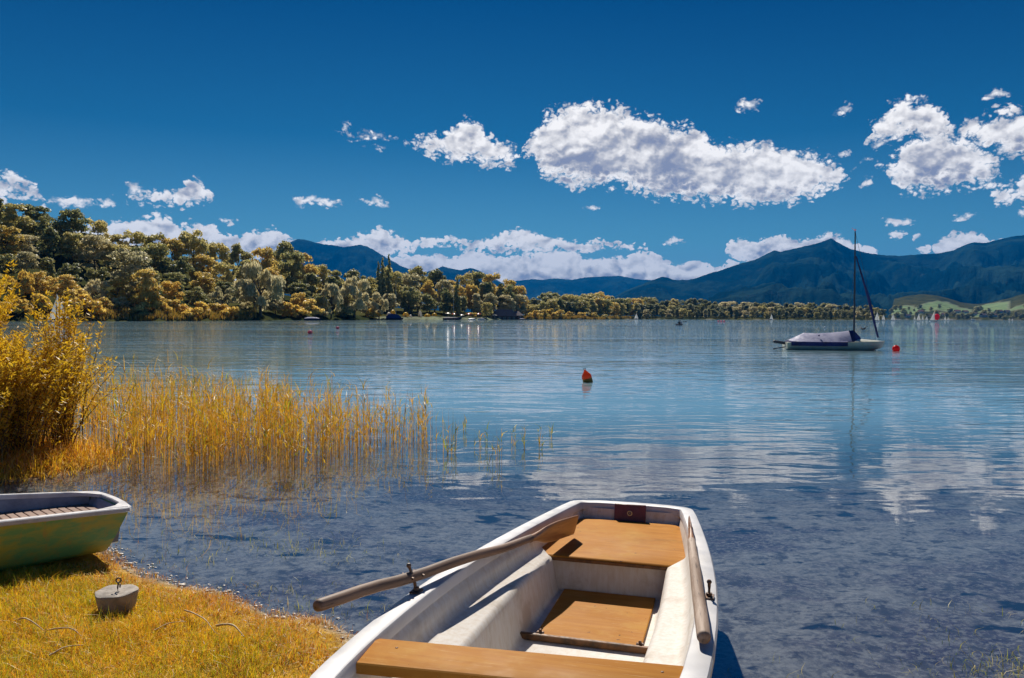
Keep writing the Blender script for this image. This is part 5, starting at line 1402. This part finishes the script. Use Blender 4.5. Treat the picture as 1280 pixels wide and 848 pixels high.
# kayak with two paddlers
kp = unproj(850, 406.8, 0)
kay = empty('canoe', (kp.x, kp.y, 0), R(62), 'small dark canoe carrying two paddlers in the middle of the lake', 'canoe')
hull_mb(4.6, 0.85, 0.32, 0.08).build('hull', M['mast'], kay, 40)
def paddler(x, label, white=False):
    pv_ = Matrix.Rotation(R(62), 3, 'Z') @ Vector((x, 0, 0))
    r = empty('person', (kp.x + pv_.x, kp.y + pv_.y, 0.12), R(62), label, 'person', None)
    v = [(0, 0, 0.08), (-0.03, 0, 0.35), (0.0, 0, 0.60), (0.02, 0, 0.72), (0.03, 0, 0.88), (0, 0.20, 0.56), (0.22, 0.27, 0.36), (0.45, 0.22, 0.42), (0, -0.20, 0.56), (0.22, -0.27, 0.36), (0.45, -0.22, 0.42), (0.4, 0.13, 0.22), (0.75, 0.12, 0.05), (0.4, -0.13, 0.22), (0.75, -0.12, 0.05)]
    e = [(0, 1), (1, 2), (2, 3), (3, 4), (2, 5), (5, 6), (6, 7), (2, 8), (8, 9), (9, 10), (0, 11), (11, 12), (0, 13), (13, 14)]
    rad = [0.16, 0.15, 0.17, 0.06, 0.11, 0.07, 0.05, 0.035, 0.07, 0.05, 0.035, 0.08, 0.055, 0.08, 0.055]
    me = bpy.data.meshes.new('body'); me.from_pydata(v, e, []); me.materials.append(M['cloth'] if not white else M['white'])
    o = bpy.data.objects.new('body', me); COL.objects.link(o); o.parent = r
    sk = o.modifiers.new('skin', 'SKIN'); sub = o.modifiers.new('sub', 'SUBSURF'); sub.levels = sub.render_levels = 1
    for i, q in enumerate(rad): me.skin_vertices[0].data[i].radius = (q, q)
    me.skin_vertices[0].data[0].use_root = True
    MB().ball((0.05, 0, 0.90), 0.10, 12, 8, (1, 0.85, 1.15)).build('face', M['skin'], r, 80)
    MB().ball((0.01, 0, 0.94), 0.115, 12, 8, (1, 0.9, 1.0)).build('hair', M['cloth'], r, 80)
    pd = empty('paddle', r.location, R(62), 'dark paddle held across by the person ' + ('in the pale top' if white else 'in dark clothes'), 'paddle')
    MB().tube([(0.4, 0.9, 0.15), (0.45, 0.0, 0.42), (0.5, -0.9, 0.7)], 0.015, 6).build('shaft', M['mast'], pd)
    for q in ((0.395, 0.98, 0.13), (0.505, -0.98, 0.72)): MB().ball(q, 0.14, 8, 6, (0.15, 1.1, 0.6)).build('blade', M['mast'], pd)
    return r
paddler(-0.75, 'person in dark clothes sitting hunched at the near end of the canoe')
paddler(0.65, 'person in a pale top seated at the far end of the canoe', True)

# ------------------------------------------------------------------ buoys and floats
def lathe(prof, n=20): return MB().loft([[Vector((max(r, 1e-4) * math.cos(2 * math.pi * k / n), max(r, 1e-4) * math.sin(2 * math.pi * k / n), z)) for k in range(n)] for r, z in prof])
p = unproj(735, 477.5, 0)
ob = empty('mooring_buoy', (p.x, p.y, 0), 0, 'orange pear shaped buoy leaning over with an algae covered lower half', 'buoy')
ob.rotation_euler = (R(4), R(-16), 0.0); ob.scale = (0.9, 0.9, 0.78)
lathe([(0.0, -0.16), (0.10, -0.14), (0.142, -0.05), (0.145, 0.0), (0.142, 0.13)]).build('lower_half', M['algae'], ob, 50)
lathe([(0.142, 0.128), (0.146, 0.14), (0.142, 0.20), (0.128, 0.25), (0.100, 0.29), (0.066, 0.34), (0.038, 0.39), (0.026, 0.43), (0.0, 0.435)]).build('upper_half', M['buoy'], ob, 35)
MB().torus((0, 0, 0.455), 0.028, 0.011, 'Y', 14, 8).build('eye', M['iron'], ob)
def round_buoy(px, py, r, mat, label, grp=None, band=False, ring=True):
    p = unproj(px, py, 0)
    o = empty('round_buoy', (p.x, p.y, 0), 0.4, label, 'buoy', grp)
    MB().ball((0, 0, r * 0.62), r, 20, 14).build('float', mat, o, 80)
    if ring: MB().torus((0, 0, r * 1.68), r * 0.16, r * 0.05, 'Y', 12, 6).build('eye', M['iron'], o)
    if band: lathe([(r * 1.005, r * 0.5), (r * 1.03, r * 0.56), (r * 1.03, r * 0.76), (r * 1.005, r * 0.82)]).build('band', M['red'], o, 80)
round_buoy(1120, 439, 0.19, M['red'], 'bright red round buoy floating off the bow of the moored boat')
round_buoy(387.5, 417.5, 0.23, M['pink'], 'pink and white buoy, larger one of the two before the willows', band=True)
round_buoy(422, 411.5, 0.22, M['pink'], 'pink and white buoy, smaller and farther one of the two before the willows', band=True)
round_buoy(1031, 410.3, 0.17, M['white'], 'small white float behind the boom tent of the moored boat', band=False)
for i, (px, lb) in enumerate(((898, 'first of three pink floats in a row far out, nearest the canoe'), (901.5, 'middle one of three pink floats in a row far out'), (905, 'last of three pink floats in a row far out, nearest the moored boat'))):
    round_buoy(px, 402.6, 0.45, M['pink'], lb, 'pink floats in a row', ring=False)
# bird gliding low over the water
bx, by = bearing(1079, 60)
bd = empty('bird', (bx, by, CAM_H + (horizon(1079) - 411.5) / F * by), R(20), 'dark bird gliding low between the mast and the furled jib', 'bird')
m = MB().loft([[Vector((x, r * math.cos(a), z + r * math.sin(a))) for a in [2 * math.pi * k / 8 for k in range(8)]] for x, r, z in ((-0.28, 0.004, 0.02), (-0.2, 0.02, 0.01), (-0.08, 0.05, 0), (0.06, 0.055, 0), (0.15, 0.035, 0.01), (0.2, 0.032, 0.02), (0.25, 0.012, 0.015), (0.30, 0.003, 0.01))])
for s_ in (-1, 1): m.loft([[Vector((0.08, s_ * 0.03, 0.02)), Vector((-0.07, s_ * 0.03, 0.02)), Vector((-0.07, s_ * 0.03, 0.005))], [Vector((0.06, s_ * 0.25, 0.14)), Vector((-0.06, s_ * 0.25, 0.14)), Vector((-0.05, s_ * 0.25, 0.13))], [Vector((-0.06, s_ * 0.50, 0.20)), Vector((-0.12, s_ * 0.50, 0.20)), Vector((-0.1, s_ * 0.50, 0.195))]])
m.build('body', M['cloth'], bd, 60)

# ------------------------------------------------------------------ tents and people's things on the far beach
M['tent_y'] = fabric('yellow_tent', (0.9, 0.62, 0.05), 0.45)
M['tent_w'] = fabric('white_tent', (0.88, 0.82, 0.72), 0.45)
M['tent_r'] = fabric('red_awning', (0.75, 0.13, 0.08), 0.45)
def tent(px, back, w, h, mat, label):
    w, h = w * 0.75, h * 0.68
    d = shore_dist(px) + back; x, y = bearing(px, d)
    r = empty('tent', (x, y, float(ground_h(x, y)) - 0.05), rt.uniform(-0.4, 0.4), label, 'tent', 'tents on the far beach')
    rings = []
    for t in (-1, -0.6, 0, 0.6, 1):
        k = math.sqrt(max(0.02, 1 - t * t * 0.85))
        rings.append([Vector((w / 2 * math.cos(a) * k, t * w * 0.45, h * math.sin(a) * k)) for a in [math.pi * i / 10 for i in range(11)]])
    MB().loft(rings).build('canopy', mat, r, 60)
    MB().box((0, -w * 0.44, h * 0.2), (w * 0.25, 0.06, h * 0.4)).build('door_flap', M['tent_w'] if mat != M['tent_w'] else M['tent_y'], r)
def parasol(px, back, mat, label):
    d = shore_dist(px) + back; x, y = bearing(px, d)
    r = empty('parasol', (x, y, float(ground_h(x, y)) - 0.05), 0, label, 'parasol', 'parasols on the far beach')
    lathe([(0.03, 2.75), (0.9, 2.5), (1.7, 2.1), (1.72, 2.02), (0.9, 2.35), (0.03, 2.6)], 10).build('canopy', mat, r, 30)
    MB().tube([(0, 0, 0), (0, 0, 2.7)], 0.04, 6).build('pole', M['white'], r)
for a in ((486, 14, 3.4, 3.0, M['tent_w'], 'white tent farthest along the beach, next to the small grey willow'), (491, 22, 4.4, 4.6, M['tent_y'], 'large yellow tent just behind the navy sailing boat'), (507, 15, 4.6, 3.6, M['tent_y'], 'bright yellow dome tent alone between the navy boat and the trunks'), (513, 16, 2.6, 2.2, M['tent_w'], 'small white tent beside the bright yellow dome tent'),
          (525, 17, 3.0, 5.0, M['tent_w'], 'tall cream tent in the middle of the camp'), (534, 17, 5.2, 2.6, M['tent_y'], 'long low yellow tent under the trees'), (543, 19, 4.4, 2.6, M['tent_y'], 'low orange yellow tent nearest the long dark boat')):
    tent(*a)
for a in ((560, 10, M['tent_w'], 'white parasol behind the long dark boat'), (568, 12, M['tent_r'], 'red parasol just past the mast of the long dark boat'), (577, 9, M['tent_w'], 'white parasol near the small motor boat'), (586, 12, M['tent_r'], 'red parasol behind the small motor boat'), (598, 8, M['tent_r'], 'red parasol beside the ball shaped tree'), (618, 3, M['tent_w'], 'white parasol before the boathouse wall'), (641, 2, M['tent_w'], 'white parasol between boathouse and annex')):
    parasol(*a)

# ------------------------------------------------------------------ air
hz = bpy.data.materials.new('haze'); hz.use_nodes = True
t_ = NT(hz.node_tree); hz.node_tree.nodes.clear()
pv = t_.new('ShaderNodeVolumePrincipled'); pv.inputs['Color'].default_value = (0.0, 0.30, 0.95, 1)
pv.inputs['Density'].default_value = 5.0e-5; pv.inputs['Anisotropy'].default_value = 0.0
pv.inputs['Absorption Color'].default_value = (0, 0, 0, 1)
ho = t_.new('ShaderNodeOutputMaterial'); t_.l.new(pv.outputs[0], ho.inputs['Volume'])
tag(MB().box((0, 500, 645), (32000, 33000, 1310)).build('haze', hz), kind='stuff')
